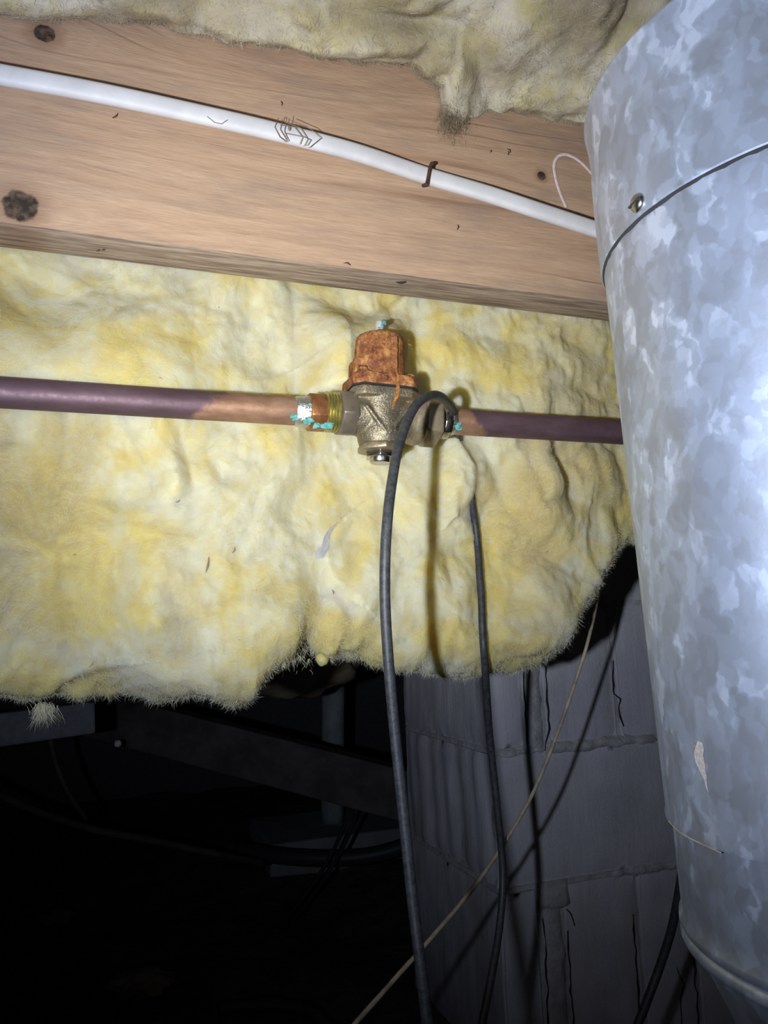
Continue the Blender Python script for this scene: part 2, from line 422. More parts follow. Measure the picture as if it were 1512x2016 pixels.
def mat_block():
    n = N('concrete_block', 0.95); o = n.obj()
    f = n.math('ADD', n.math('MULTIPLY', n.noise(o, 9, 4), 0.6), n.math('MULTIPLY', n.noise(o, 500, 3, 0.7), 0.4))
    col = n.ramp(f, [(0.32, (0.48, 0.46, 0.51)), (0.5, (0.63, 0.61, 0.67)), (0.68, (0.72, 0.69, 0.75))])
    st = n.noise(n.map(o, (16, 16, 3)), 1.0, 4)
    col = n.mix(n.math('MULTIPLY', n.sstep(0.5, 0.72, st), 0.4), col, (0.54, 0.49, 0.45))
    n.set('Base Color', col); n.b.inputs['Specular IOR Level'].default_value = 0.2
    p = n.bump(n.noise(o, 330, 4, 0.7), 0.5, 0.002)
    n.bump(n.noise(n.map(o, (60, 60, 8)), 1.0, 4), 0.5, 0.003, p)
    return n.m
M_BLOCK = mat_block()

# ================================================================== STRUCTURE
# dirt floor
gx, gy = np.meshgrid(np.linspace(-2.6, 2.6, 150), np.linspace(-0.6, 4.6, 150), indexing='ij')
gz = 0.05*fbm(gx*1.7, gy*1.7, 0*gx, 4, 3) + 0.012*fbm(gx*9, gy*9, 0*gx, 3, 9)
tag(grid_obj('floor', np.stack([gx, gy, gz], -1), M_DIRT), kind='structure')
# sub-floor over the joists
bmx = box_bm(-2.6, 2.6, -0.6, 4.6, H+0.53, H+0.55)
tag(bm_obj('ceiling', bmx, simple('subfloor', (0.42, 0.28, 0.18), 0.85)), kind='structure')
# far foundation wall
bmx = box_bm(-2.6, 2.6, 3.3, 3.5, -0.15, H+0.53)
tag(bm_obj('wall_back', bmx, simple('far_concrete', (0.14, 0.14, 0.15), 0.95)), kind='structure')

# block pier / wall with a corner --------------------------------------------
corner = pd(968, 1480, 1.05); CX, CY = corner.x, corner.y
def zat(x, y): return onY(x, y, CY).z
zr = [zat(968, 1760)-0.31, zat(968, 1760), zat(968, 1482), zat(968, 1482)+0.2, zat(968, 1482)+0.41, H+0.52]
def fx(x, y): return onY(x, y, CY).x
wallR = empty('wall_right', (CX, CY, 0)); tag(wallR, kind='structure')
LY = 0.34                                    # depth of the corner return face
def rough_block(name, x0, x1, z0, z1, ydep=0.16, flute=False, seed=0, proud=0.0):
    """block whose front face (-Y) and left face (-X) are slightly uneven; vertices on a fine enough grid"""
    nx = max(3, int((x1-x0)/0.012)); nz = max(4, int((z1-z0)/0.012)); ny = max(3, int(ydep/0.008))
    bm = bmesh.new()
    def surf(fn, a, b):
        g = [[bm.verts.new(fn(i/a, j/b)) for j in range(b+1)] for i in range(a+1)]
        for i in range(a):
            for j in range(b): bm.faces.new((g[i][j], g[i+1][j], g[i+1][j+1], g[i][j+1]))
    def disp(x, y, z, face):
        d = 0.0
        if flute and face == 'l':
            t = (y-CY)
            d += 0.0016*math.sin(t*118+0.6*math.sin(z*25)) + 0.0018*math.sin(t*61+1)
        return d
    e = 0.003
    def edge(u): return e*(1-min(1, min(u, 1-u)*12))**2
    def front(u, v):
        x = x0+u*(x1-x0); z = z0+v*(z1-z0); return (x, CY-proud+disp(x, CY, z, 'f')+edge(u)+edge(v), z)
    def left(u, v):
        y = CY-proud+u*ydep; z = z0+v*(z1-z0); return (x0+disp(x0, y, z, 'l')+edge(u)+edge(v), y, z)
    surf(front, nx, nz); surf(lambda u, v: left(1-u, v), ny, nz)
    surf(lambda u, v: (x1, CY-proud+u*ydep, z0+v*(z1-z0)), 2, 2)
    surf(lambda u, v: (x0+u*(x1-x0), CY-proud+v*ydep, z1), 2, 2)
    surf(lambda u, v: (x0+u*(x1-x0), CY-proud+(1-v)*ydep, z0), 2, 2)
    bmesh.ops.remove_doubles(bm, verts=bm.verts, dist=0.004)
    co = np.array([v.co[:] for v in bm.verts]); dd = 0.0035*fbm(co[:, 0]*14, co[:, 1]*14, co[:, 2]*14, 3, seed) + 0.0012*fbm(co[:, 0]*60, co[:, 1]*60, co[:, 2]*60, 2, seed+3)
    for v, d in zip(bm.verts, dd): v.co += Vector((d, d, 0))
    bmesh.ops.recalc_face_normals(bm, faces=bm.faces)
    for v in bm.verts: v.co -= Vector((CX, CY, 0))
    return bm_obj(name, bm, M_BLOCK, wallR, 40)
gp = 0.004
rows = []
# (row, list of (x0,x1)) in world X, first entry is the corner block
a1, a2, a3 = fx(1028, 1400), fx(1074, 1400), fx(1212, 1400)
b1, b2, b3, b4 = fx(1064, 1900), fx(1120, 1900), fx(1262, 1900), fx(1370, 1900)
xr = 1.15
lay = [
    (zr[0], zr[1], [(CX, b1), (b2, b3), (b3+0.006, b4), (b4+0.006, b4+0.3), (b4+0.31, xr)], False),
    (zr[1], zr[2], [(CX, CX+0.395), (CX+0.405, xr)], True),
    (zr[2], zr[3], [(CX, a1), (a2, a3), (a3+0.006, a3+0.3), (a3+0.31, xr)], False),
    (zr[3], zr[4], [(CX, CX+0.395), (CX+0.405, xr)], False),
]
for r, (z0, z1, L, fl) in enumerate(lay):
    for k, (x0, x1) in enumerate(L):
        if x1-x0 < 0.02: continue
        rough_block('concrete_block', x0, x1-0.001, z0+gp, z1-gp, LY if k == 0 else 0.12, fl and k == 0, r*7+k)
def local_w(v): return [tuple(Vector(p)-Vector((CX, CY, 0))) for p in v]
# mortar core behind the joints, set back
bmx = box_bm(0.004, xr-CX, 0.0045, LY, zr[0], zr[4])
bm_obj('mortar_core', bmx, M_GROUT, wallR)
# wide vertical mortar strips beside the cracked joints and smeared bed joints
def lump_strip(x0, x1, z0, z1, th, seed):
    nx, nz = max(4, int((x1-x0)/0.005)), max(4, int((z1-z0)/0.006))
    X, Z = np.meshgrid(np.linspace(x0, x1, nx), np.linspace(z0, z1, nz), indexing='ij')
    ed = np.minimum.reduce([(X-x0), (x1-X), (Z-z0), (z1-Z)])
    hgt = th*smooth(-0.002, 0.008, ed + 0.006*fbm(X*50, Z*50, 0*X, 3, seed)) + 0.003*fbm(X*60, Z*22, 0*X, 3, seed+4)
    Y = CY + 0.007 - hgt
    P = np.stack([X-CX, Y-CY, Z], -1)
    return grid_obj('mortar_strip', P, M_GROUT, None, wallR)
lump_strip(a1+0.001, a2-0.002, zr[2]-0.004, zr[3], 0.008, 3)
lump_strip(b1+0.002, b2-0.003, zr[0], zr[1]-0.02, 0.009, 5)
lump_strip(b1-0.004, b2+0.012, zr[1]-0.035, zr[1]+0.004, 0.012, 6)
lump_strip(a2-0.005, a3+0.07, zr[2]-0.011, zr[2]+0.008, 0.013, 8)
lump_strip(CX+0.005, a2, zr[2]-0.012, zr[2]+0.004, 0.009, 9)
lump_strip(b3-0.03, b4, zr[1]-0.01, zr[1]+0.008, 0.009, 12)

def jag(p):
    out = []
    for a, b in zip(p[:-1], p[1:]):
        k_ = max(1, int(abs(b[1]-a[1])/14)); out += [(a[0]+(b[0]-a[0])*t/k_, a[1]+(b[1]-a[1])*t/k_) for t in range(k_)]
    return out+[p[-1]]
for pts in (((1072, 1285), (1076, 1330), (1077, 1365), (1080, 1400), (1082, 1435), (1076, 1462), (1075, 1478)), ((1031, 1312), (1034, 1390), (1039, 1470)), ((1206, 1300), (1208, 1366), (1220, 1376), (1217, 1390), (1226, 1430)), ((1114, 1790), (1124, 1800), (1130, 1822)), ((1117, 1832), (1119, 1880), (1124, 1950), (1129, 2030)), ((1070, 1808), (1074, 1880), (1081, 2030)), ((1245, 1800), (1252, 1870), (1258, 1950), (1262, 2030)), ((1366, 1878), (1370, 1940), (1378, 2030)), ((1333, 1905), (1346, 1940), (1338, 1965), (1342, 2030))):
    L = [onY(x+random.uniform(-2, 2), y, CY-0.0015)-Vector((CX, CY, 0)) for x, y in jag(pts)]
    tube('crack', L, [0.0006]+[random.uniform(0.0005, 0.0012) for _ in L[1:-1]]+[0.0006], M_BLACK, wallR, seg=6, n=2, flat=(1, 1.6), wob=0.3)

# ================================================================== JOIST
JY, JZ = 0.5471, H+0.2895
JO = Vector((0.2, JY, JZ))
def kn(x, y, r, amp):
    p = onY(x, y, JY); return (p.x-JO.x, p.z-JO.z, r, amp)
M_JOIST = mat_wood('joist_wood', [kn(88, 66, 0.0080, 0.012), kn(40, 405, 0.0125, 0.014), kn(1066, 346, 0.0046, 0.008), kn(530, 60, 0.028, 0.030)], JO)
joist = tag(empty('floor_joist', JO), 'pinkish sawn timber floor joist crossing behind the white cable', 'joist')
bmx = box_bm(-0.9, 1.1, 0, 0.038, 0, 0.238, 0.0016, 2)
bm_obj('board', bmx, M_JOIST, joist, 30)
# chalk loop beside the duct
cpts = [onY(x, y, JY-0.0006) for x, y in ((1115, 408), (1103, 380), (1094, 350), (1091, 325), (1098, 309), (1113, 304), (1132, 311), (1150, 325), (1172, 350), (1200, 385))]
o = tube('chalk_mark', [p-JO for p in cpts], 0.0016, M_CHALK, joist, seg=8, flat=(1.0, 0.25)); o['label'] = 'pale pink chalk loop'
# staples-torn slivers and nail holes
for x, y, a, L in ((555, 208, 1.5, 0.004), (1000, 305, 1.2, 0.004), (965, 300, 0.9, 0.003), (222, 232, 0.6, 0.006), (900, 452, 1.1, 0.005), (690, 522, 2.7, 0.006), (1005, 300, 2.0, 0.004), (190, 494, 0.2, 0.003)):
    p = onY(x, y, JY-0.0004)-JO
    tube('splinter', [p, p+Vector((math.cos(a)*L*0.5, -0.0006, math.sin(a)*L*0.5)), p+Vector((math.cos(a+0.3)*L, 0, math.sin(a+0.3)*L))], [0.0004, 0.0006, 0.0002], M_STAPLE, joist, seg=6, n=4)

sv = onY(781, 579, JY+0.012)-JO; sv.z = -0.0006
tube('splinter', [sv, sv+Vector((0.003, -0.002, -0.0012)), sv+Vector((0.0075, -0.003, -0.0004))], [0.0003, 0.0011, 0.0006], M_BLACK, joist, seg=6, n=4)
# ================================================================== WHITE CABLE
CW = JY-0.025
wpts = [onY(x, y, CW+d_) for (x, y), d_ in zip(((-420, 85), (-200, 112), (-60, 136), (0, 147), (200, 184), (400, 227), (540, 259), (700, 300), (842, 347), (960, 382), (1060, 415), (1180, 454), (1330, 500), (1520, 545)), (0, 0, 0, 0, 0, 0.001, 0.003, 0.009, 0.016, 0.009, 0.004, 0.0015, 0.001, 0))]
wpts = [wpts[0]+Vector((-0.65, 0, 0.045)), wpts[0]+Vector((-0.3, 0.004, 0.026))] + wpts
wc = tube('electrical_cable', wpts, 1.0, M_PVC, None, seg=20, org=wpts[4], flat=(0.0072, 0.0046))
tag(wc, 'flat white plastic cable stapled along the timber joist', 'cable')
# staple over it
sp = onY(842, 347, JY); st_dir = Vector((0.28, 0, 1)).normalized()
st = [onY(853, 322, JY+0.006), onY(853, 322, CW+0.0125), onY(848, 326, CW+0.0105), onY(841, 360, CW+0.0105), onY(837, 364, CW+0.012), onY(832, 366, JY+0.006)]
so = tube('cable_staple', st, 0.0016, M_STAPLE, None, seg=8, n=6, org=st[2], smooth_path=True)
tag(so, 'rusty brown staple bent over the white cable', 'staple')
# dead long-legged spider on the cable
sc_ = onY(585, 262, CW-0.0032)
spd = tag(empty('cellar_spider', sc_), 'dried long-legged spider lying on the white cable', 'spider')
bb = bmesh.new(); bmesh.ops.create_uvsphere(bb, u_segments=12, v_segments=8, radius=0.0011, matrix=Matrix.Translation((-0.006, 0, 0.003)) @ Matrix.Diagonal((1, 0.7, 2.2, 1)))
bm_obj('spider_body', bb, M_SPIDER, spd, True)
for L in (((548, 232), (541, 250), (551, 270), (564, 280)), ((556, 235), (552, 255), (566, 279)), ((565, 230), (560, 258), (568, 278)), ((552, 246), (580, 250), (596, 270), (590, 284)), ((560, 240), (592, 252), (606, 274), (598, 288)), ((570, 236), (612, 254), (632, 272), (608, 291)), ((560, 262), (600, 270), (612, 276), (604, 287)), ((408, 229), (422, 241), (436, 244), (448, 236)), ):
    tube('spider_leg', [onY(x, y, CW-0.0034)-sc_ for x, y in L], 0.00028, M_SPIDER, spd, seg=5, n=4, smooth_path=False)

# ================================================================== INSULATION (main batt)
# crease / flap sculpting helpers in the X-Z plane of the batt
def segd(X, Z, pts):
    best = np.full(X.shape, 1e9); side = np.zeros(X.shape)
    for (ax, az), (bx, bz) in zip(pts[:-1], pts[1:]):
        dx, dz = bx-ax, bz-az; L2 = dx*dx+dz*dz
        t = np.clip(((X-ax)*dx+(Z-az)*dz)/L2, 0, 1)
        qx, qz = X-ax-t*dx, Z-az-t*dz; d = np.hypot(qx, qz)
        s = np.sign(dx*(Z-az)-dz*(X-ax)); mk = d < best
        best = np.where(mk, d, best); side = np.where(mk, s, side)
    return best, side
YB = 0.600
def pX(pts): return [(onY(x, y, YB).x, onY(x, y, YB).z) for x, y in pts]
edge_px = [(-500, 1420), (-300, 1400), (-150, 1398), (0, 1392), (60, 1400), (150, 1392), (230, 1380), (300, 1374), (400, 1364), (485, 1346), (508, 1312), (530, 1297), (565, 1290), (600, 1272), (632, 1300), (700, 1300), (760, 1312), (830, 1306), (900, 1314), (1000, 1312), (1060, 1308), (1100, 1275), (1140, 1222), (1180, 1155), (1215, 1112), (1250, 1085), (1400, 1040), (1700, 960)]
ep = np.array([(onY(x, y, 0.625).x, onY(x, y, 0.625).z) for x, y in edge_px])
nu = 620
us = np.concatenate([np.linspace(-0.42, -0.12, 70)[:-1], np.linspace(-0.12, 0.55, 480), np.linspace(0.55, 0.95, 90)[1:]])
zb = np.interp(us, ep[:, 0], ep[:, 1]) + 0.0025*fbm(us*90, 0*us, 0*us, 3, 21)
ZT = H+0.40
rc = 0.030
ns1, ns2, ns3 = 250, 46, 30
rowsP = []; 
X = us[:, None]
s1 = np.linspace(0, 1, ns1)[None, :]; Z1 = ZT + (zb[:, None]+rc-ZT)*s1; Y1 = np.zeros_like(Z1); N1 = np.stack([0*Z1, -np.ones_like(Z1), 0*Z1], -1)
a = np.linspace(0, math.pi, ns2+1)[None, 1:]
Z2 = zb[:, None]+rc-rc*np.sin(a); Y2 = rc*1.15*(1-np.cos(a))+0*X; N2 = np.stack([0*Z2, -np.cos(a)+0*X, -np.sin(a)+0*X], -1)
s3 = np.linspace(0, 1, ns3+1)[None, 1:]; Z3 = zb[:, None]+rc + (0.16)*s3; Y3 = np.full_like(Z3, 2.3*rc)+0.02*s3; N3 = np.stack([0*Z3, np.ones_like(Z3), 0*Z3], -1)
Zg = np.concatenate([Z1, Z2, Z3], 1); Yg = np.concatenate([Y1, Y2, Y3], 1); Ng = np.concatenate([N1, N2, N3], 1); Xg = np.broadcast_to(X, Zg.shape).copy()
# general lie of the front: tight behind the joist and pipe, bellying out below, falling back to the right end
hrel = Zg-H
base = YB - 0.000 + 0.012*smooth(0.30, 0.22, hrel)*0 + 0.0
belly = -0.014*smooth(0.13, 0.0, hrel)*smooth(-0.12, -0.02, hrel) + 0.012*smooth(0.02, -0.1, hrel)
base = base + belly + 0.03*smooth(0.36, 0.62, Xg) + 0.006
wx = Xg + 0.030*fbm(Xg*9, Yg*9, Zg*9, 2, 35); wz = Zg + 0.030*fbm(Xg*9+40, Yg*9, Zg*9, 2, 37)
D = 0.016*fbm(wx*8.5, Yg*8, wz*7.5, 2, 31) + 0.014*billow(wx*11, Yg*11+3.3, wz*9.5, 3, 33, 0.42) + 0.0060*fbm(wx*32, Yg*32, wz*28, 3, 41) + 0.0011*billow(wx*75, Yg*75, wz*60, 2, 55, 0.5) + 0.0005*fbm(Xg*190, Yg*190, Zg*160, 2, 61)
pushed = np.zeros_like(D)
def fold(px, amp, wid, sharp=0.0035, k=1):
    """a lip: one side of the line stands proud and rolls off, the other side drops away"""
    global D
    d, s = segd(Xg, Zg, pX(px)); sd = d*s*k
    D = D + amp*np.exp(-d/wid)*(smooth(-sharp, sharp, sd)*2-1)
def crease(px, amp, wid):
    global D
    d, s = segd(Xg, Zg, pX(px)); D = D - amp*np.exp(-(d/wid)**1.3)
def lump(x, y, rx, ry, amp):
    global D
    c = onY(x, y, YB); D = D + amp*np.exp(-(((Xg-c.x)/(rx/2400.))**2 + ((Zg-c.z)/(ry/2400.))**2))
fold([(800, 572), (740, 612), (700, 655), (668, 680), (634, 694)], 0.006, 0.016, 0.006, 1)
crease([(700, 630), (660, 672), (630, 695), (628, 720)], 0.007, 0.004)
crease([(352, 840), (372, 900), (380, 960), (352, 985)], 0.006, 0.006); lump(345, 950, 22, 50, 0.006)
fold([(905, 870), (932, 915), (934, 980), (905, 1010)], 0.005, 0.016, 0.007, -1); lump(890, 940, 45, 60, 0.009)
crease([(958, 880), (985, 930), (1000, 1000), (1050, 1060)], 0.007, 0.008)
fold([(680, 1020), (640, 1050), (632, 1090), (650, 1150), (690, 1180)], 0.005, 0.018, 0.007, 1)
crease([(715, 1070), (700, 1120), (680, 1160), (640, 1175), (625, 1240), (612, 1280)], 0.008, 0.010)
crease([(1110, 900), (1128, 945), (1135, 975)], 0.008, 0.012); lump(1060, 1000, 60, 90, 0.008)
crease([(780, 1000), (800, 1100), (815, 1220)], 0.004, 0.012); lump(860, 1090, 30, 50, 0.006)
fold([(1170, 1000), (1160, 1080), (1190, 1130)], 0.004, 0.014, 0.008, -1)
crease([(640, 1130), (540, 1150), (420, 1190), (360, 1230)], 0.006, 0.012); lump(540, 1200, 60, 40, 0.008)
lump(300, 1210, 40, 45, 0.010); crease([(335, 1180), (352, 1230), (345, 1280)], 0.008, 0.009)
crease([(120, 1150), (140, 1200), (165, 1260)], 0.007, 0.016); crease([(230, 980), (250, 1080), (225, 1160)], 0.005, 0.015)
crease([(0, 1080), (70, 1090), (140, 1120)], 0.005, 0.012); lump(330, 1330, 60, 30, 0.008); lump(60, 1330, 90, 40, 0.008)
fold([(120, 1360), (170, 1330), (230, 1318)], 0.004, 0.012, 0.006, 1)
crease([(850, 690), (900, 735), (960, 750)], 0.005, 0.010); crease([(1100, 700), (1130, 740), (1190, 770)], 0.005, 0.010)
crease([(480, 600), (520, 650), (560, 720)], 0.004, 0.014); crease([(40, 520), (70, 600), (130, 640)], 0.004, 0.012)
# keep clear of the joist, the pipe and the valve
PY, PZ = 0.5652, H+0.1730
vc = onY(748, 815, PY); VX = vc.x
Yf = base + Yg; 
front = (np.arange(Zg.shape[1])[None, :] < ns1+8)
Px = Xg + Ng[..., 0]*D; Py = Yf + Ng[..., 1]*D; Pz = Zg + Ng[..., 2]*D
lim = np.full_like(Py, -1.0)
dj = np.abs(Pz-PZ); lim = np.where((dj < 0.03), PY + 0.004 + 0.010*smooth(0.0, 0.026, dj)*0 + 0.002*fbm(Px*40, 0*Px, Pz*40, 2, 5), lim)      # behind the pipe axis
lim = np.where(Pz > JZ-0.012, 0.5872, lim)
dv = np.sqrt((Px-VX)**2*0.8 + np.maximum(0, np.abs(Pz-(PZ+0.012))-0.025)**2)
vlim = np.where(Pz > PZ+0.022, PY + np.sqrt(np.maximum(0, 0.0225**2-(Px-VX)**2)), 0.598 - 0.5*np.maximum(0, dv-0.045)); lim = np.maximum(lim, np.where(dv < 0.075, vlim, -1))
Py = np.where(front, np.maximum(Py, lim), Py)
bx = np.abs(Px-VX-0.001); bz = smooth(PZ+0.022, PZ+0.034, Pz)*smooth(PZ+0.125, PZ+0.070, Pz)*front
pull = bz*smooth(0.060, 0.024, bx)
Py = Py + pull*np.minimum(0, np.maximum(PY + 0.013 + 0.006*fbm(Px*30, 0*Px, Pz*30, 3, 89), lim)-Py)
# wool slumping onto the top of the pipe at the left
xs = onY(430, 790, PY).x
slump = smooth(PZ+0.0055, PZ+0.011, Pz)*smooth(PZ+0.110, PZ+0.012, Pz)*smooth(xs+0.05, xs-0.06, Px)*front
Py = Py + slump*np.minimum(0, (PY+0.001+0.004*fbm(Px*35, 0*Px, Pz*35, 3, 87))-Py)
BO = (0.2, 0.6, H+0.05)
batt = tag(empty('insulation_batt', BO), 'yellow fibreglass insulation batt hanging behind the copper pipe and valve', 'insulation')
Pm = np.stack([Px, Py, Pz], -1)
wool = grid_obj('wool', Pm-np.array(BO), M_FIB, None, batt)
bvw = BVHTree.FromPolygons([v.co + Vector(BO) for v in wool.data.vertices], [tuple(p.vertices) for p in wool.data.polygons])
def wool_depth(x, y, default=0.64):
    r = ray(x, y); h = bvw.ray_cast(CAM, r.normalized())[0]
    return (h-CAM).dot(_F) if h else default

def fibres(name, P, Nrm, nstr, lmin, lmax, down, mat, parent, org, width=0.00022, seed=1, flow=0.0):
    """thin tapered strands; flow=0: standing off at random, flow=1: lying along the surface in swirls"""
    r = np.random.default_rng(seed)
    k = r.integers(0, len(P), nstr); w0 = P[k]; p = w0 - np.array(org) + r.normal(size=(nstr, 3))*0.0008; n = Nrm[k]
    n = n/(np.linalg.norm(n, axis=1)[:, None]+1e-9)
    rd = r.normal(size=(nstr, 3)); rd /= np.linalg.norm(rd, axis=1)[:, None]
    L = (lmin+(lmax-lmin)*r.random(nstr)**2)[:, None]
    d0 = n*0.6+rd*0.8+np.array([0, 0, -down]); d0 /= np.linalg.norm(d0, axis=1)[:, None]
    if flow:
        t1 = np.cross(n, [0.1, 0.2, 1.0]); t1 /= np.linalg.norm(t1, axis=1)[:, None]+1e-9; t2 = np.cross(n, t1)
        a = 6.3*fbm(w0[:, 0]*16, w0[:, 1]*16, w0[:, 2]*16, 2, seed+50) + r.normal(size=nstr)*0.45
        ft = t1*np.cos(a)[:, None]+t2*np.sin(a)[:, None]+n*(0.03+0.09*r.random(nstr)[:, None]); ft /= np.linalg.norm(ft, axis=1)[:, None]
        d0 = d0*(1-flow)+ft*flow; d0 /= np.linalg.norm(d0, axis=1)[:, None]
    d1 = d0+r.normal(size=(nstr, 3))*(0.6-0.2*flow)+np.array([0, 0, -down*0.4]); d1 /= np.linalg.norm(d1, axis=1)[:, None]
    sd = np.cross(d0, n*flow+r.normal(size=(nstr, 3))*(1.05-flow)); sd /= np.linalg.norm(sd, axis=1)[:, None]+1e-9; sd *= width
    p = p-d0*0.001
    q = p+d0*L*0.55; e = q+d1*L*0.45
    V = np.stack([p-sd, p+sd, q-sd*0.8, q+sd*0.8, e], 1).reshape(-1, 3)
    b = np.arange(nstr)[:, None]*5
    loops = np.concatenate([b+np.array([0, 1, 3, 2]), b+np.array([2, 3, 4])], 1).ravel()
    me = bpy.data.meshes.new(name)
    me.vertices.add(len(V)); me.vertices.foreach_set('co', V.astype(np.float32).ravel())
    me.loops.add(len(loops)); me.loops.foreach_set('vertex_index', loops.astype(np.int32))
    ls = (np.arange(nstr)[:, None]*7+np.array([0, 4])).ravel()
    me.polygons.add(len(ls)); me.polygons.foreach_set('loop_start', ls.astype(np.int32))
    me.materials.append(mat); me.update(calc_edges=True); me.validate()
    o = bpy.data.objects.new(name, me); COL.objects.link(o); o.parent = parent; o['kind'] = 'stuff'; return o
def grid_normals(P):
    a = np.gradient(P, axis=0); b = np.gradient(P, axis=1); n = np.cross(a, b); n /= np.linalg.norm(n, axis=2)[..., None]+1e-12
    return n
NG = grid_normals(Pm); NG *= np.where((NG*Ng).sum(-1) < 0, -1, 1)[..., None]
sl = slice(ns1-6, ns1+ns2-6)
inx = (us > -0.2) & (us < 0.6)
fibres('loose_fibers', Pm[inx][:, sl].reshape(-1, 3), NG[inx][:, sl].reshape(-1, 3), 42000, 0.002, 0.009, 0.25, M_FIBS, batt, BO, 0.00008, 3, 0.35)
fibres('surface_fuzz', Pm[inx][:, 20:ns1+20].reshape(-1, 3), NG[inx][:, 20:ns1+20].reshape(-1, 3), 130000, 0.003, 0.010, 0.0, M_FIBT, batt, BO, 0.00009, 4, 0.9)
# hanging tuft at the lower left and a small knob of wool at the notch
def tuft(name, x, y, Yp, length, wid, nstr, seed):
    c = onY(x, y, Yp); r = np.random.default_rng(seed)
    P = np.array(c) + r.normal(size=(nstr, 3))*np.array([wid, wid*0.5, wid*0.35])
    return fibres(name, P, np.tile([0, -0.2, -0.6], (nstr, 1)), nstr, length*0.4, length, 0.6, M_FIBS, batt, BO, 0.00010, seed+1)
tuft('wool_tuft', 86, 1392, 0.612, 0.020, 0.0030, 420, 8)
tuft('wool_tuft', 560, 1290, 0.62, 0.008, 0.012, 900, 9)
c = onY(634, 1298, 0.612)-Vector(BO)
bb = bmesh.new(); bmesh.ops.create_icosphere(bb, subdivisions=3, radius=0.0055, matrix=Matrix.Translation(c))
for v in bb.verts: v.co += Vector((1, 1, 1))*0.0008*float(vnoise(v.co.x*300, v.co.y*300, v.co.z*300, 2))
bm_obj('wool_knob', bb, M_FIB, batt, True)
# bits of dirt and dark fibres caught in the wool
for x, y, a_, L_, r_ in ((350, 987, 0.6, 0.004, 0.0007), (408, 1112, 1.4, 0.012, 0.0012), (460, 1083, 1.2, 0.005, 0.0009), (147, 1092, 0.4, 0.002, 0.0005), (180, 1308, 0.9, 0.005, 0.0004), (655, 1166, 1.9, 0.004, 0.0009), (1178, 958, 1.1, 0.004, 0.0005), (1076, 1086, 0.3, 0.005, 0.0003), (870, 1140, 2.4, 0.006, 0.0003), (315, 744, 2.6, 0.003, 0.0004), (430, 605, 1.4, 0.002, 0.0004), (1140, 1150, 1.7, 0.005, 0.0004)):
    p0 = pd(x, y, wool_depth(x, y)-0.0012)-Vector(BO); dv_ = Vector((math.cos(a_), -0.05, math.sin(a_)))*L_
    tube('dirt_speck', [p0-dv_*0.5, p0+Vector((0.0006, -0.0004, 0)), p0+dv_*0.5], [r_*0.3, r_*0.8, r_*0.25], M_SPIDER, batt, seg=6, n=4)
# white paper scrap under the flap
c = [pd(x, y, wool_depth(x, y)-0.003)-Vector(BO) for x, y in ((620, 1094), (624, 1082), (634, 1074), (638, 1056), (650, 1038), (666, 1028), (654, 1042), (648, 1058), (647, 1078), (636, 1098), (626, 1100))]
bb = bmesh.new(); f = bb.faces.new([bb.verts.new(p) for p in c]); bmesh.ops.solidify(bb, geom=[f], thickness=0.0006)
bm_obj('paper_scrap', bb, M_PAPER, batt)

# ================================================================== INSULATION (front bay, overhead)
top_px = [(-700, 60), (-300, 45), (0, 36), (115, 41), (196, 40), (300, 52), (390, 76), (452, 86), (553, 98), (620, 112), (704, 126), (802, 128), (823, 156), (862, 178), (866, 200), (864, 225), (878, 246), (906, 248), (916, 236), (936, 228), (958, 218), (1000, 224), (1049, 229), (1108, 245), (1162, 252), (1300, 240), (1600, 200)]
tp = np.array([(onY(x, y, JY).x, onY(x, y, JY).z) for x, y in top_px])
ut = np.linspace(-0.5, 0.9, 520); st_ = np.linspace(0, 1, 220)
zt = np.interp(ut, tp[:, 0], tp[:, 1])[:, None]
# cross-section: lies on the joist face, rolls forward and rises towards the camera
sx = st_[None, :]
roll = smooth(0, 0.16, sx)
Ycs = JY - 0.003 - 0.022*roll - 0.52*np.maximum(0, sx-0.10)**1.15
Zcs = np.maximum(zt + 0.0*sx, 0) + 0.055*smooth(0.05, 0.5, sx) + 0.02*sx + (np.mean(zt)-zt)*smooth(0.03, 0.19, sx)*0.9
Xt = np.broadcast_to(ut[:, None], Zcs.shape); Yt = np.broadcast_to(Ycs, Zcs.shape)
wxt = Xt + 0.03*fbm(Xt*9, Yt*9, Zcs*9, 2, 70); wyt = Yt + 0.03*fbm(Xt*9, Yt*9+30, Zcs*9, 2, 72)
Dt = 0.020*billow(wxt*9, wyt*13, Zcs*9+2, 3, 71, 0.45) + 0.010*fbm(wxt*20, wyt*24, Zcs*20, 3, 77) + 0.0015*fbm(Xt*70, Yt*70, Zcs*70, 2, 79)
am = smooth(0.0, 0.10, sx)
Pt = np.stack([Xt, np.minimum(Yt - 0.55*Dt*am, JY-0.0008), Zcs - Dt*am*0.9 - 0.004*am + 0.005*fbm(Xt*75, 0*Xt, 0*Xt, 3, 83)*(1-am)], -1)
Pt[..., 2] = np.minimum(Pt[..., 2], H+0.525)
TO = (0.2, JY-0.1, H+0.46)
tb = tag(empty('insulation_batt', TO), 'dusty grey-yellow insulation sagging over the top of the joist', 'insulation')
grid_obj('wool', Pt-np.array(TO), M_FIB2, None, tb)
rq = np.random.default_rng(5); fp = np.array(onY(888, 236, JY-0.012)) + rq.normal(size=(1500, 3))*np.array([0.006, 0.004, 0.007])
fibres('wool_tuft', fp, np.tile([-0.2, -0.3, -0.9], (1500, 1)), 1500, 0.004, 0.012, 0.5, M_FIB3, tb, TO, 0.00010, 15)
NT = grid_normals(Pt); NT *= np.where(NT[..., 2] > 0, -1, 1)[..., None]
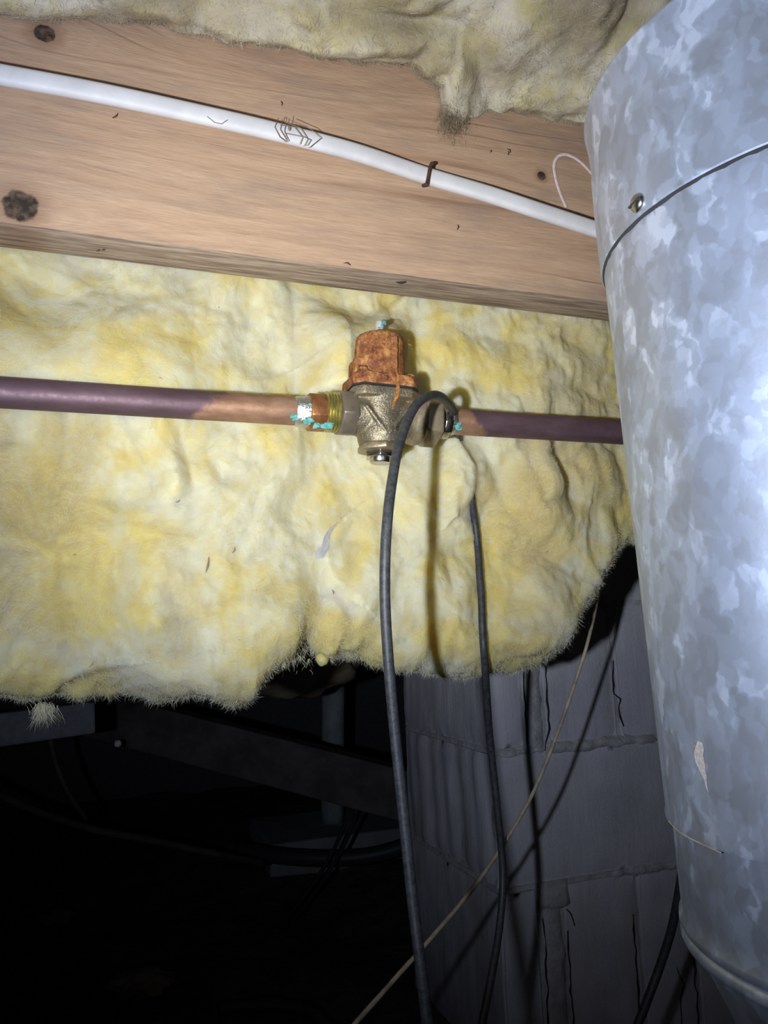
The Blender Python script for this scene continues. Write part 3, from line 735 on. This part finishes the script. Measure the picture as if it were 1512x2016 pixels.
fibres('loose_fibers', Pt[:, 1:50].reshape(-1, 3), NT[:, 1:50].reshape(-1, 3), 26000, 0.002, 0.008, 0.2, M_FIB2S, tb, TO, 0.00008, 6, 0.3)
fibres('surface_fuzz', Pt[:, 1:130].reshape(-1, 3), NT[:, 1:130].reshape(-1, 3), 70000, 0.003, 0.012, 0.0, M_FIB2T, tb, TO, 0.00012, 7, 0.85)

# ================================================================== COPPER PIPES
LXP = VX-0.060
def pipe(name, x0, x1, mat, label, org):
    e = tag(empty(name, org), label, 'pipe')
    bm = lathe_bm([(0.0111, x0-org[0]), (0.0111, x1-org[0])], 40, 'x')
    bm_obj('tube', bm, mat, e, 40); return e
xc = onY(415, 800, PY).x
OL = (VX-0.09, PY, PZ); OR = (VX+0.09, PY, PZ)
pl = pipe('copper_pipe', -0.75, LXP+0.012, mat_copper('copper_left', xc-OL[0], True), 'purple-stained copper pipe entering the valve from the left', OL)
xc2 = onY(930, 836, PY).x
pr = pipe('copper_pipe', VX+0.052, 1.1, mat_copper('copper_right', xc2-OR[0], False), 'dark reddish copper pipe leaving the valve towards the duct', OR)
# solder collar, adapter and verdigris (left)
def dent(bm, amp, sc, seed):
    for v in bm.verts:
        n = vnoise(v.co.x*sc, v.co.y*sc, v.co.z*sc, seed); v.co.y *= 1+amp*float(n); v.co.z *= 1+amp*float(n)
ox = VX-OL[0]
bm = lathe_bm([(0.0112, ox-0.0715), (0.0120, ox-0.069), (0.0124, ox-0.064), (0.0128, ox-0.0605), (0.0126, ox-0.058)], 40, 'x'); dent(bm, 0.04, 240, 3)
bm_obj('solder_collar', bm, M_SILVER, pl, True)
bm = prism_bm(8, 0.0152, ox-0.0605, ox-0.0465, 'x', 0.39, 0.0008); bm_obj('hex_adapter', bm, M_COPADAPT, pl, 35)
def patina(parent, pts, seed):
    r = random.Random(seed)
    bm = bmesh.new()
    for p, rad in pts:
        b2 = bmesh.ops.create_icosphere(bm, subdivisions=3, radius=1, matrix=Matrix.Translation(p) @ Matrix.Diagonal((rad*1.35, rad*0.75, rad, 1)))
    for v in bm.verts:
        v.co += Vector((float(vnoise(v.co.x*420, v.co.y*420, v.co.z*420, seed)), float(vnoise(v.co.x*420, v.co.y*420, v.co.z*420, seed+1)), float(vnoise(v.co.x*420, v.co.y*420, v.co.z*420, seed+2))))*0.0012
    o = bm_obj('verdigris_crust', bm, M_PATINA, parent, True); o['label'] = 'turquoise verdigris crust'
def ringp(x, r, deg):                        # deg: 0 = toward camera (-Y), -90 = down
    a = math.radians(deg); return Vector((x, -r*math.cos(a), r*math.sin(a)))
patina(pl, [(ringp(ox-0.0735, 0.0105, -38), 0.0022), (ringp(ox-0.071, 0.0108, -50), 0.0022), (ringp(ox-0.063, 0.0122, -52), 0.0024), (ringp(ox-0.0595, 0.0132, -44), 0.0026), (ringp(ox-0.0545, 0.0142, -58), 0.0030), (ringp(ox-0.049, 0.0146, -60), 0.0030), (ringp(ox-0.0455, 0.0148, -52), 0.0026), (ringp(ox-0.061, 0.0125, -12), 0.0012), (ringp(ox-0.0607, 0.0126, 10), 0.0011)], 5)
# right joint
oxr = VX-OR[0]
bm = lathe_bm([(0.0128, oxr+0.058), (0.0124, oxr+0.0615), (0.0112, oxr+0.0655)], 40, 'x'); dent(bm, 0.03, 240, 9)
bm_obj('solder_collar', bm, M_SILVER, pr, True)
patina(pr, [(ringp(oxr+0.0645, 0.0108, -36), 0.0026), (ringp(oxr+0.0668, 0.0108, -46), 0.0022), (ringp(oxr+0.0655, 0.0108, -22), 0.0018)], 7)

# ================================================================== VALVE
valve = tag(empty('pressure_reducing_valve', (VX, PY, PZ), (0, math.radians(1.6), 0)), 'brass pressure reducing valve with a rusted orange bell housing', 'valve')
def bake(o):
    dg = bpy.context.evaluated_depsgraph_get(); ev = o.evaluated_get(dg)
    me = bpy.data.meshes.new_from_object(ev); old = o.data; o.modifiers.clear(); o.data = me
    me.polygons.foreach_set('use_smooth', [True]*len(me.polygons)); return o
def join_bms(bms):
    out = bmesh.new()
    for b in bms:
        me = bpy.data.meshes.new('tmp'); b.to_mesh(me); b.free(); out.from_mesh(me); bpy.data.meshes.remove(me)
    return out
def remeshed(name, bms, mat, voxel, it, parent):
    o = bm_obj(name, join_bms(bms), mat, parent)
    r = o.modifiers.new('r', 'REMESH'); r.mode = 'VOXEL'; r.voxel_size = voxel
    s = o.modifiers.new('s', 'SMOOTH'); s.iterations = it; s.factor = 0.5
    bpy.context.view_layer.update(); return bake(o)
def plate_bm(hx, hy, z0, z1, cut, bev=0.0012):
    pts = [(-hx+cut, -hy), (hx-cut, -hy), (hx, -hy+cut), (hx, hy-cut), (hx-cut, hy), (-hx+cut, hy), (-hx, hy-cut), (-hx, -hy+cut)]
    bm = bmesh.new(); lo = [bm.verts.new((x, y, z0)) for x, y in pts]; hi = [bm.verts.new((x, y, z1)) for x, y in pts]
    for k in range(8): bm.faces.new((lo[k], lo[(k+1) % 8], hi[(k+1) % 8], hi[k]))
    bm.faces.new(lo[::-1]); bm.faces.new(hi); bmesh.ops.recalc_face_normals(bm, faces=bm.faces)
    if bev: bmesh.ops.bevel(bm, geom=bm.edges[:], offset=bev, segments=2, affect='EDGES', profile=0.5)
    return bm
GZ = 0.0195                                   # gasket height above the pipe axis
# cast brass body
body_parts = [
    plate_bm(0.0275, 0.0225, GZ-0.0085, GZ-0.0004, 0.007),
    lathe_bm([(0.0168, -0.026), (0.0178, -0.014), (0.0185, 0.0), (0.0178, 0.014), (0.0168, 0.026)], 40, 'x'),
    lathe_bm([(0.0172, -0.0250), (0.0185, -0.020), (0.0205, -0.004), (0.0225, GZ-0.006)], 40, 'z'),
]
for sx_ in (-1, 1):                            # strengthening ribs running down to the bottom boss
    rb = box_bm(-0.0016, 0.0016, -0.0196, 0.0, -0.014, 0.014, 0.0008)
    bmesh.ops.rotate(rb, verts=rb.verts, matrix=Matrix.Rotation(math.radians(38*sx_), 3, 'Y'))
    bmesh.ops.translate(rb, verts=rb.verts, vec=(0.009*sx_, 0, -0.008)); body_parts.append(rb)
body = remeshed('valve_body', body_parts, M_BRASS, 0.0007, 9, valve)
# cast lettering laid on the body
dgm = bpy.context.evaluated_depsgraph_get()
bvh = BVHTree.FromPolygons([v.co for v in body.data.vertices], [p.vertices for p in body.data.polygons])
tcu = bpy.data.curves.new('lettering', 'FONT'); tcu.body = 'STRAINER'; tcu.size = 0.0072; tcu.extrude = 0.0006; tcu.space_character = 1.08; tcu.resolution_u = 3
tob = bpy.data.objects.new('lettering_src', tcu); COL.objects.link(tob); bpy.context.view_layer.update()
tme = bpy.data.meshes.new_from_object(tob.evaluated_get(bpy.context.evaluated_depsgraph_get())); bpy.data.objects.remove(tob)
for v in tme.vertices:
    x, z = v.co.x*0.74-0.0125, v.co.y-0.0170
    hit = bvh.ray_cast(Vector((x, -0.08, z)), Vector((0, 1, 0)))[0]
    y = hit.y if hit else -0.017
    v.co = Vector((x, y + (-0.0014 if v.co.z > 0 else 0.0012), z))
tme.materials.clear(); tme.materials.append(M_BRASS)
tl = bpy.data.objects.new('cast_lettering', tme); COL.objects.link(tl); tl.parent = valve
# gasket, rusty bell with its flange, screws
bm_obj('gasket', plate_bm(0.0279, 0.0229, GZ-0.0006, GZ+0.0008, 0.007, 0.0002), M_GASKET, valve)
bell_parts = [
    plate_bm(0.0276, 0.0226, GZ+0.0006, GZ+0.0105, 0.0072),
    lathe_bm([(0.0226, GZ+0.006), (0.0212, GZ+0.016), (0.0206, GZ+0.024), (0.0203, GZ+0.0415), (0.0198, GZ+0.0462), (0.0182, GZ+0.0478), (0.010, GZ+0.0482)], 48, 'z'),
    # bosses round the screws
    lathe_bm([(0.0062, GZ+0.006), (0.0060, GZ+0.0125)], 20, 'z'),
]
bmesh.ops.translate(bell_parts[2], verts=bell_parts[2].verts, vec=(-0.0185, -0.0140, 0))
pad = box_bm(-0.0238, -0.012, -0.010, 0.012, GZ+0.004, GZ+0.0265, 0.002); bell_parts.append(pad)
rib = box_bm(0.0050, 0.0085, -0.0216, 0.0, GZ+0.004, GZ+0.043, 0.001); bell_parts.append(rib)
bell = remeshed('bell_housing', bell_parts, M_RUST, 0.00075, 3, valve); bell['label'] = 'rusted orange bell housing'
bco = np.empty(len(bell.data.vertices)*3); bell.data.vertices.foreach_get('co', bco); bco = bco.reshape(-1, 3)
bno = np.array([v.vector[:] for v in bell.data.vertex_normals])
bco = bco + bno*0.0005*fbm(bco[:, 0]*260, bco[:, 1]*260, bco[:, 2]*260, 2, 3)[:, None]
bell.data.vertices.foreach_set('co', bco.ravel()); bell.data.update()
for sx_, sy_ in ((-0.0195, -0.0150), (0.0205, -0.0155), (-0.0195, 0.015), (0.0205, 0.015)):
    b = lathe_bm([(0.0040, 0), (0.0042, 0.0014), (0.0032, 0.0028), (0.0012, 0.0034)], 20, 'z')
    s_ = bm_obj('flange_screw', b, M_RUST, valve, 40, (sx_, sy_, GZ+0.0105 + (0.0022 if sx_ < 0 and sy_ < 0 else 0)))
    b = box_bm(-0.0034, 0.0034, -0.0004, 0.0004, 0.0024, 0.0036); bm_obj('screw_slot', b, M_BLACK, s_)
# bright rust run down the front
def surf_pt(x, z, off):
    for t in (BVHTree.FromPolygons([v.co for v in bell.data.vertices], [p.vertices for p in bell.data.polygons]), bvh):
        h = t.ray_cast(Vector((x, -0.08, z)), Vector((0, 1, 0)))[0]
        if h: return Vector((x, h.y-off, z))
    return Vector((x, -0.0225-off, z))
bvb = BVHTree.FromPolygons([v.co for v in bell.data.vertices], [p.vertices for p in bell.data.polygons])
run = []
for x, z in ((0.0052, 0.060), (0.0066, 0.054), (0.0060, 0.047), (0.0068, 0.040), (0.0064, 0.033), (0.0078, 0.027), (0.0072, 0.022), (0.0074, 0.0175), (0.0070, 0.0125), (0.0052, 0.008), (0.0038, 0.004), (0.0032, 0.0005)):
    hs = [t.ray_cast(Vector((x, -0.08, z)), Vector((0, 1, 0)))[0] for t in (bvb, bvh)]; ys = [h.y for h in hs if h]
    run.append(Vector((x, (min(ys) if ys else -0.0225)-0.0002, z)))
o = tube('rust_run', run, [0.0004, 0.0006, 0.0004, 0.0009, 0.0006, 0.0010, 0.0014, 0.0017, 0.0018, 0.0013, 0.0009, 0.0004], M_RUSTRUN, valve, seg=10, n=8, flat=(1.0, 0.3), wob=0.3); o['label'] = 'bright orange rust trickle'
# adjusting screw with locknut on top, crusted
adj = bm_obj('lock_nut', prism_bm(6, 0.0078, GZ+0.0475, GZ+0.0528, 'z', 0.3, 0.0006), M_ZINC, valve, 35)
b = lathe_bm([(0.0036, GZ+0.051), (0.0036, GZ+0.060), (0.0030, GZ+0.062)], 20, 'z')
scr = bm_obj('adjusting_screw', b, M_ZINC, valve, 40)
bm = bmesh.new()
for p, rad in (((0.0030, -0.0018, GZ+0.0610), 0.0026), ((0.0014, -0.0028, GZ+0.0580), 0.0016), ((-0.0012, -0.0028, GZ+0.0550), 0.0014)):
    bmesh.ops.create_icosphere(bm, subdivisions=3, radius=rad, matrix=Matrix.Translation(p))
for v in bm.verts: v.co += Vector((1, 1, 1))*0.0008*float(vnoise(v.co.x*500, v.co.y*500, v.co.z*500, 4))
o = bm_obj('verdigris_crust', bm, simple('blue_verdigris', (0.18, 0.46, 0.55), 0.9, 0, 0.4, 300, 0.8), scr, True)
# left union nut and threaded tail
bm_obj('union_nut', prism_bm(6, 0.0196, -0.0365, -0.0215, 'x', 0.22, 0.0010, 0.0022), M_NUT, valve, 35)
prof = []; z = -0.0475; 
while z < -0.0345:
    prof += [(0.0147, z), (0.0163, z+0.0012)]; z += 0.0024
bm_obj('threaded_tail', lathe_bm(prof, 40, 'x'), M_THREAD, valve, 20)
# right union: round shoulder, big hex nut, dark gap, bright tail
bm_obj('union_shoulder', lathe_bm([(0.0175, 0.0235), (0.0205, 0.0250), (0.0212, 0.0300), (0.0205, 0.0335)], 48, 'x'), M_NUT2, valve, 30)
bm_obj('union_nut', prism_bm(6, 0.0222, 0.0330, 0.0500, 'x', 0.62, 0.0010, 0.0028), M_NUT2, valve, 35)
bm_obj('tail_gap', lathe_bm([(0.0125, 0.0490), (0.0125, 0.0530)], 32, 'x'), M_GASKET, valve, 40)
bm_obj('union_tail', prism_bm(10, 0.0142, 0.0525, 0.0600, 'x', 0.2, 0.0008), M_STEEL, valve, 35)
# bottom hex cap and plug
cap = bm_obj('bottom_cap', prism_bm(6, 0.0192, -0.0300, -0.0243, 'z', 0.45, 0.0008), M_NUT2, valve, 35)
plug = bm_obj('plug', prism_bm(6, 0.0130, -0.0348, -0.0295, 'z', 0.2, 0.0006), M_STEEL, valve, 35)
bm_obj('plug_end', lathe_bm([(0.0085, -0.0343), (0.0085, -0.0378), (0.0077, -0.0388)], 32, 'z'), M_STEEL, plug, 40)

# ================================================================== BLACK HOSE
low = [(945, 2060, .60), (949, 2016, .61), (968, 1920, .64), (984, 1820, .67), (990, 1720, .69), (980, 1600, .695), (964, 1450, .69)]
hp = low + [(x, y, wool_depth(x, y)+o_) for x, y, o_ in ((954, 1300, -0.012), (950, 1240, -0.006), (948, 1180, -0.005), (944, 1125, -0.005), (941, 1080, -0.005), (936, 1035, -0.004), (931, 1000, -0.002), (927, 968, 0.010), (918, 925, 0.022), (908, 880, 0.024))] + [(899, 842, .660), (894, 814, .634), (885, 796, .596), (866, 780, .565), (846, 779, .548), (824, 792, .533), (808, 816, .522), (794, 850, .508), (782, 890, .495), (773, 940, .482), (765, 1000, .470), (759, 1080, .462), (758, 1180, .458), (764, 1290, .455), (776, 1430, .452), (794, 1600, .445), (812, 1770, .435), (828, 1900, .425), (846, 2060, .415)]
hose = tube('rubber_hose', [pd(*p) for p in hp], 0.0033, M_HOSE, None, seg=16, n=8, org=pd(846, 779, .548))
tag(hose, 'thin black rubber hose looped over the pipe right of the valve', 'hose')

# tan wire
tw = [(1196, 1085, .78), (1186, 1130, .79), (1176, 1180, .80), (1156, 1268, .80), (1130, 1350, .79), (1092, 1458, .77), (1046, 1568, .74), (990, 1664, .71), (930, 1750, .68), (860, 1834, .64), (782, 1922, .60), (704, 2010, .56), (640, 2085, .53)]
wire = tube('tan_wire', [pd(*p) for p in tw], [0.0017]*3+[0.0019]*10, M_TAN, None, seg=10, n=10, org=pd(930, 1750, .68), wob=0.04)
tag(wire, 'thin dirty tan wire sweeping down across the block wall', 'wire')
# cable in the lower right, behind the duct
bc = [(1352, 1640, .74), (1345, 1700, .745), (1336, 1760, .75), (1322, 1830, .755), (1300, 1900, .755), (1278, 1960, .75), (1256, 2016, .745), (1230, 2075, .74)]
o = tube('black_cable', [pd(*p) for p in bc], 0.0043, M_HOSE, None, seg=12, org=pd(1300, 1900, .755))
tag(o, 'black cable hanging behind the lower end of the metal duct', 'cable')

# ================================================================== DUCT
DR = 0.100; DD = 0.100/0.238
r0 = ray(1268, 1226); ang = math.atan2(r0.x, r0.y) + math.asin(DR/DD)
DX, DY = DD*math.sin(ang), DD*math.cos(ang); LT = math.sqrt(DD*DD-DR*DR)
def dz(x, y):
    r = ray(x, y); return LT*r.z/math.hypot(r.x, r.y)
duct = tag(empty('metal_duct', (DX, DY, H)), 'large round galvanised metal duct at the right edge', 'duct')
duct.rotation_euler = Matrix.Rotation(-0.0294, 3, _F.normalized()).to_euler()
z_seam, z_step, z_bead = 0.187, -0.0896, -0.1348; z_rim = 0.187+0.083; z_kink = z_rim-0.022
# upper sleeve with rolled rim, closed by an inward shoulder
up = [(0.040, z_rim+0.10), (0.040, z_rim+0.012), (0.080, z_rim+0.006), (DR-0.006, z_rim+0.0035), (DR-0.001, z_rim+0.003), (DR+0.0012, z_rim+0.0015), (DR+0.0018, z_rim), (DR+0.0010, z_rim-0.004), (DR+0.0004, z_kink+0.004), (DR-0.0002, z_kink), (DR+0.0010, z_kink-0.008), (DR+0.0014, z_seam+0.03), (DR+0.0014, z_seam+0.0006), (DR+0.0008, z_seam), (DR-0.004, z_seam+0.0005)]
bm_obj('upper_sleeve', lathe_bm(up, 160, 'z', False), M_GALV, duct, 28)
main = [(DR-0.003, z_seam+0.03), (DR-0.0002, z_seam+0.0005), (DR-0.0002, z_seam-0.02), (DR, 0.0), (DR, z_step+0.004), (DR+0.0006, z_step+0.002), (DR+0.0004, z_step+0.0005), (DR-0.002, z_step)]
bm_obj('duct_body', lathe_bm(main, 160, 'z', False), M_GALV, duct, 50)
low = [(DR-0.004, z_step+0.02), (DR-0.0022, z_step), (DR-0.0022, z_step-0.01), (DR-0.002, z_bead+0.012), (DR-0.0020, z_bead+0.004), (DR-0.0006, z_bead+0.0020), (DR-0.0003, z_bead), (DR-0.0012, z_bead-0.002), (DR-0.004, z_bead-0.0035)]
bm_obj('lower_sleeve', lathe_bm(low, 160, 'z', False), M_GALV, duct, 50)
bead = [(DR-0.004, z_bead-0.002), (DR-0.0016, z_bead-0.004), (DR-0.0004, z_bead-0.0062), (DR-0.0014, z_bead-0.0085), (DR-0.004, z_bead-0.010)]
bm_obj('rolled_bead', lathe_bm(bead, 160, 'z', False), M_GALV, duct, True)
cone = [(DR-0.004, z_bead-0.006), (DR-0.006, z_bead-0.011), (DR-0.026, z_bead-0.058), (DR-0.042, z_bead-0.105), (DR-0.044, z_bead-0.18)]
bm_obj('reducer_cone', lathe_bm(cone, 160, 'z', False), M_GALV, duct, True)
# black ring that paints in the shadow gap under the sleeve lip
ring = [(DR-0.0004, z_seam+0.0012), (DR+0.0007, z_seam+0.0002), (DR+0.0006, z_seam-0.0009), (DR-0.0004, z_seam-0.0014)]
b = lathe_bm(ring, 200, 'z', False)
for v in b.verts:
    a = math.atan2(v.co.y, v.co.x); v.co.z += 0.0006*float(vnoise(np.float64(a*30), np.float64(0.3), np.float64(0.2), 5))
bm_obj('seam_shadow', b, M_BLACK, duct, True)
# helper: point on the duct surface under a pixel (in the duct's frame)
bpy.context.view_layer.update()
Dinv = duct.matrix_world.inverted()
def on_duct(x, y, off=0.0, rad=DR):
    o_ = Dinv @ CAM; d_ = Dinv.to_3x3() @ ray(x, y)
    A = d_.x**2+d_.y**2; B = 2*(o_.x*d_.x+o_.y*d_.y); C = o_.x**2+o_.y**2-(rad+off)**2
    t = (-B-math.sqrt(max(B*B-4*A*C, 0)))/(2*A); return o_+d_*t
# sheet-metal screw
sp = on_duct(1257, 400, 0.0012); nr = Vector((sp.x, sp.y, 0)).normalized()
sh = lathe_bm([(0.0044, 0), (0.0044, 0.0008), (0.0036, 0.0020), (0.0016, 0.0027)], 24, 'z')
bmesh.ops.transform(sh, matrix=Matrix.Translation(sp) @ nr.to_track_quat('Z', 'Y').to_matrix().to_4x4(), verts=sh.verts)
scw = bm_obj('screw', sh, M_STEEL, duct, 40)
sh = box_bm(-0.0040, 0.0040, -0.0004, 0.0004, 0.0018, 0.0029)
bmesh.ops.transform(sh, matrix=Matrix.Translation(sp) @ nr.to_track_quat('Z', 'Y').to_matrix().to_4x4() @ Matrix.Rotation(0.1, 4, 'Z'), verts=sh.verts)
bm_obj('screw_slot', sh, M_BLACK, scw)
# flaky whitish scuff and a stray straw fibre
pts = [(1364, 1464), (1373, 1459), (1383, 1462), (1386, 1474), (1384, 1488), (1390, 1500), (1389, 1516), (1393, 1530), (1392, 1546), (1396, 1562), (1390, 1552), (1387, 1538), (1380, 1528), (1375, 1512), (1369, 1500), (1366, 1482)]
b = bmesh.new(); f = b.faces.new([b.verts.new(on_duct(x, y, 0.0003)) for x, y in pts]); bmesh.ops.solidify(b, geom=[f], thickness=0.0004)
o = bm_obj('dried_smear', b, simple('dried_smear', (0.62, 0.55, 0.50), 0.95, 0, 0.3, 600, 0.6), duct); o['label'] = 'dried whitish smear'
o = tube('straw_fiber', [on_duct(x, y, 0.0006) for x, y in ((1316, 1616), (1340, 1640), (1380, 1661), (1420, 1679))], 0.00035, M_TAN, duct, seg=6); o['label'] = 'thin pale straw'

# ================================================================== DIM BACKGROUND
def slab(name, A, B, h, t, mat, label, cat):
    """board between two points, h tall (world Z) and t thick"""
    A, B = Vector(A), Vector(B); d = (B-A); L = d.length; d.normalize(); up = Vector((0, 0, 1)); up = (up-d*up.dot(d)).normalized(); s = d.cross(up)
    bm = box_bm(0, L, -t/2, t/2, -h/2, h/2, 0.004)
    mw = Matrix(((d.x, s.x, up.x, A.x), (d.y, s.y, up.y, A.y), (d.z, s.z, up.z, A.z), (0, 0, 0, 1)))
    o = bm_obj(name, bm, mat); o.matrix_world = mw; return tag(o, label, cat)
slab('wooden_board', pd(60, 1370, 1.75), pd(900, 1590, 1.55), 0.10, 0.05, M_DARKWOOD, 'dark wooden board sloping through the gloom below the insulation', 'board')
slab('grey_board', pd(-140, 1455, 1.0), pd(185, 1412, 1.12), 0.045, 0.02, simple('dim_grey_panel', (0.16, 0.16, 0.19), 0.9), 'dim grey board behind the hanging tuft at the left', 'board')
sb = pd(655, 1660, 2.2); sb.z = pd(668, 1735, 2.05).z+0.12; stp = pd(657, 1180, 2.2)
o = tube('grey_standpipe', [stp, (stp+sb)/2, sb], 0.033, M_GREYPIPE, None, seg=24, org=sb)
tag(o, 'dim grey vertical pipe standing on the far concrete footing', 'pipe')
ft = empty('concrete_footing', pd(668, 1735, 2.05)); tag(ft, 'low pale concrete footing in the dark beside the block wall', 'footing')
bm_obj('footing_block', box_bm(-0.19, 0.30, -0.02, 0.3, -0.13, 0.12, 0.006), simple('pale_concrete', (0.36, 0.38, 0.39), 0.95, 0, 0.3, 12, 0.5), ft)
o = tube('drain_hose', [pd(470, 1672, 1.85), pd(560, 1686, 1.8), pd(660, 1690, 1.78), pd(740, 1682, 1.78), pd(830, 1655, 1.8)], 0.019, M_HOSE, None, seg=14, org=pd(660, 1690, 1.78)); tag(o, 'thick black hose crossing in front of the concrete footing', 'hose')
for pts, lab in (([(700, 1560), (672, 1640), (630, 1720), (570, 1800), (500, 1870)], 'black wire slanting down across the concrete footing, left of a pair'), ([(712, 1562), (686, 1645), (640, 1728), (582, 1806), (512, 1880)], 'black wire slanting down across the concrete footing, right of a pair')):
    o = tube('black_wire', [pd(x, y, 1.7) for x, y in pts], 0.0045, M_HOSE, None, seg=8, org=pd(*pts[2], 1.7)); tag(o, lab, 'wire', 'pair of wires over the footing')
o = tube('brown_conduit', [pd(-60, 1535, 1.5), pd(60, 1592, 1.5), pd(180, 1632, 1.52), pd(300, 1655, 1.55), pd(420, 1680, 1.6), pd(520, 1700, 1.7)], 0.0075, M_DARKWOOD, None, seg=10, org=pd(180, 1632, 1.52)); tag(o, 'dim brown conduit sagging across the dark at the lower left', 'conduit')
o = tube('hanging_wire', [pd(96, 1440, 1.45), pd(112, 1510, 1.45), pd(140, 1570, 1.46), pd(170, 1612, 1.48)], 0.0045, M_DARKWOOD, None, seg=8, org=pd(112, 1510, 1.45)); tag(o, 'dim thin wire hanging down to the brown conduit', 'wire')
o = tube('garden_hose', [pd(430, 1985, 1.15), pd(520, 1978, 1.15), pd(590, 1985, 1.14), pd(630, 2010, 1.12), pd(660, 2060, 1.1)], 0.010, M_HOSE, None, seg=12, org=pd(590, 1985, 1.14)); tag(o, 'black hose curving over the dirt at the bottom edge', 'hose')
# brown old insulation sagging far behind
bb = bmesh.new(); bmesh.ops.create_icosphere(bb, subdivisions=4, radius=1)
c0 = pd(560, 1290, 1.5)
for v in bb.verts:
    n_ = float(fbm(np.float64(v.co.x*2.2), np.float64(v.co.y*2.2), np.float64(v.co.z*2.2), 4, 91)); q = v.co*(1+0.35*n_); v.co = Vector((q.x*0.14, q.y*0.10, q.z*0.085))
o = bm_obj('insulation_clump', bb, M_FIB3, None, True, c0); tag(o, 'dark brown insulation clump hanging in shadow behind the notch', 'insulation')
# rubble on the dirt
k = 0
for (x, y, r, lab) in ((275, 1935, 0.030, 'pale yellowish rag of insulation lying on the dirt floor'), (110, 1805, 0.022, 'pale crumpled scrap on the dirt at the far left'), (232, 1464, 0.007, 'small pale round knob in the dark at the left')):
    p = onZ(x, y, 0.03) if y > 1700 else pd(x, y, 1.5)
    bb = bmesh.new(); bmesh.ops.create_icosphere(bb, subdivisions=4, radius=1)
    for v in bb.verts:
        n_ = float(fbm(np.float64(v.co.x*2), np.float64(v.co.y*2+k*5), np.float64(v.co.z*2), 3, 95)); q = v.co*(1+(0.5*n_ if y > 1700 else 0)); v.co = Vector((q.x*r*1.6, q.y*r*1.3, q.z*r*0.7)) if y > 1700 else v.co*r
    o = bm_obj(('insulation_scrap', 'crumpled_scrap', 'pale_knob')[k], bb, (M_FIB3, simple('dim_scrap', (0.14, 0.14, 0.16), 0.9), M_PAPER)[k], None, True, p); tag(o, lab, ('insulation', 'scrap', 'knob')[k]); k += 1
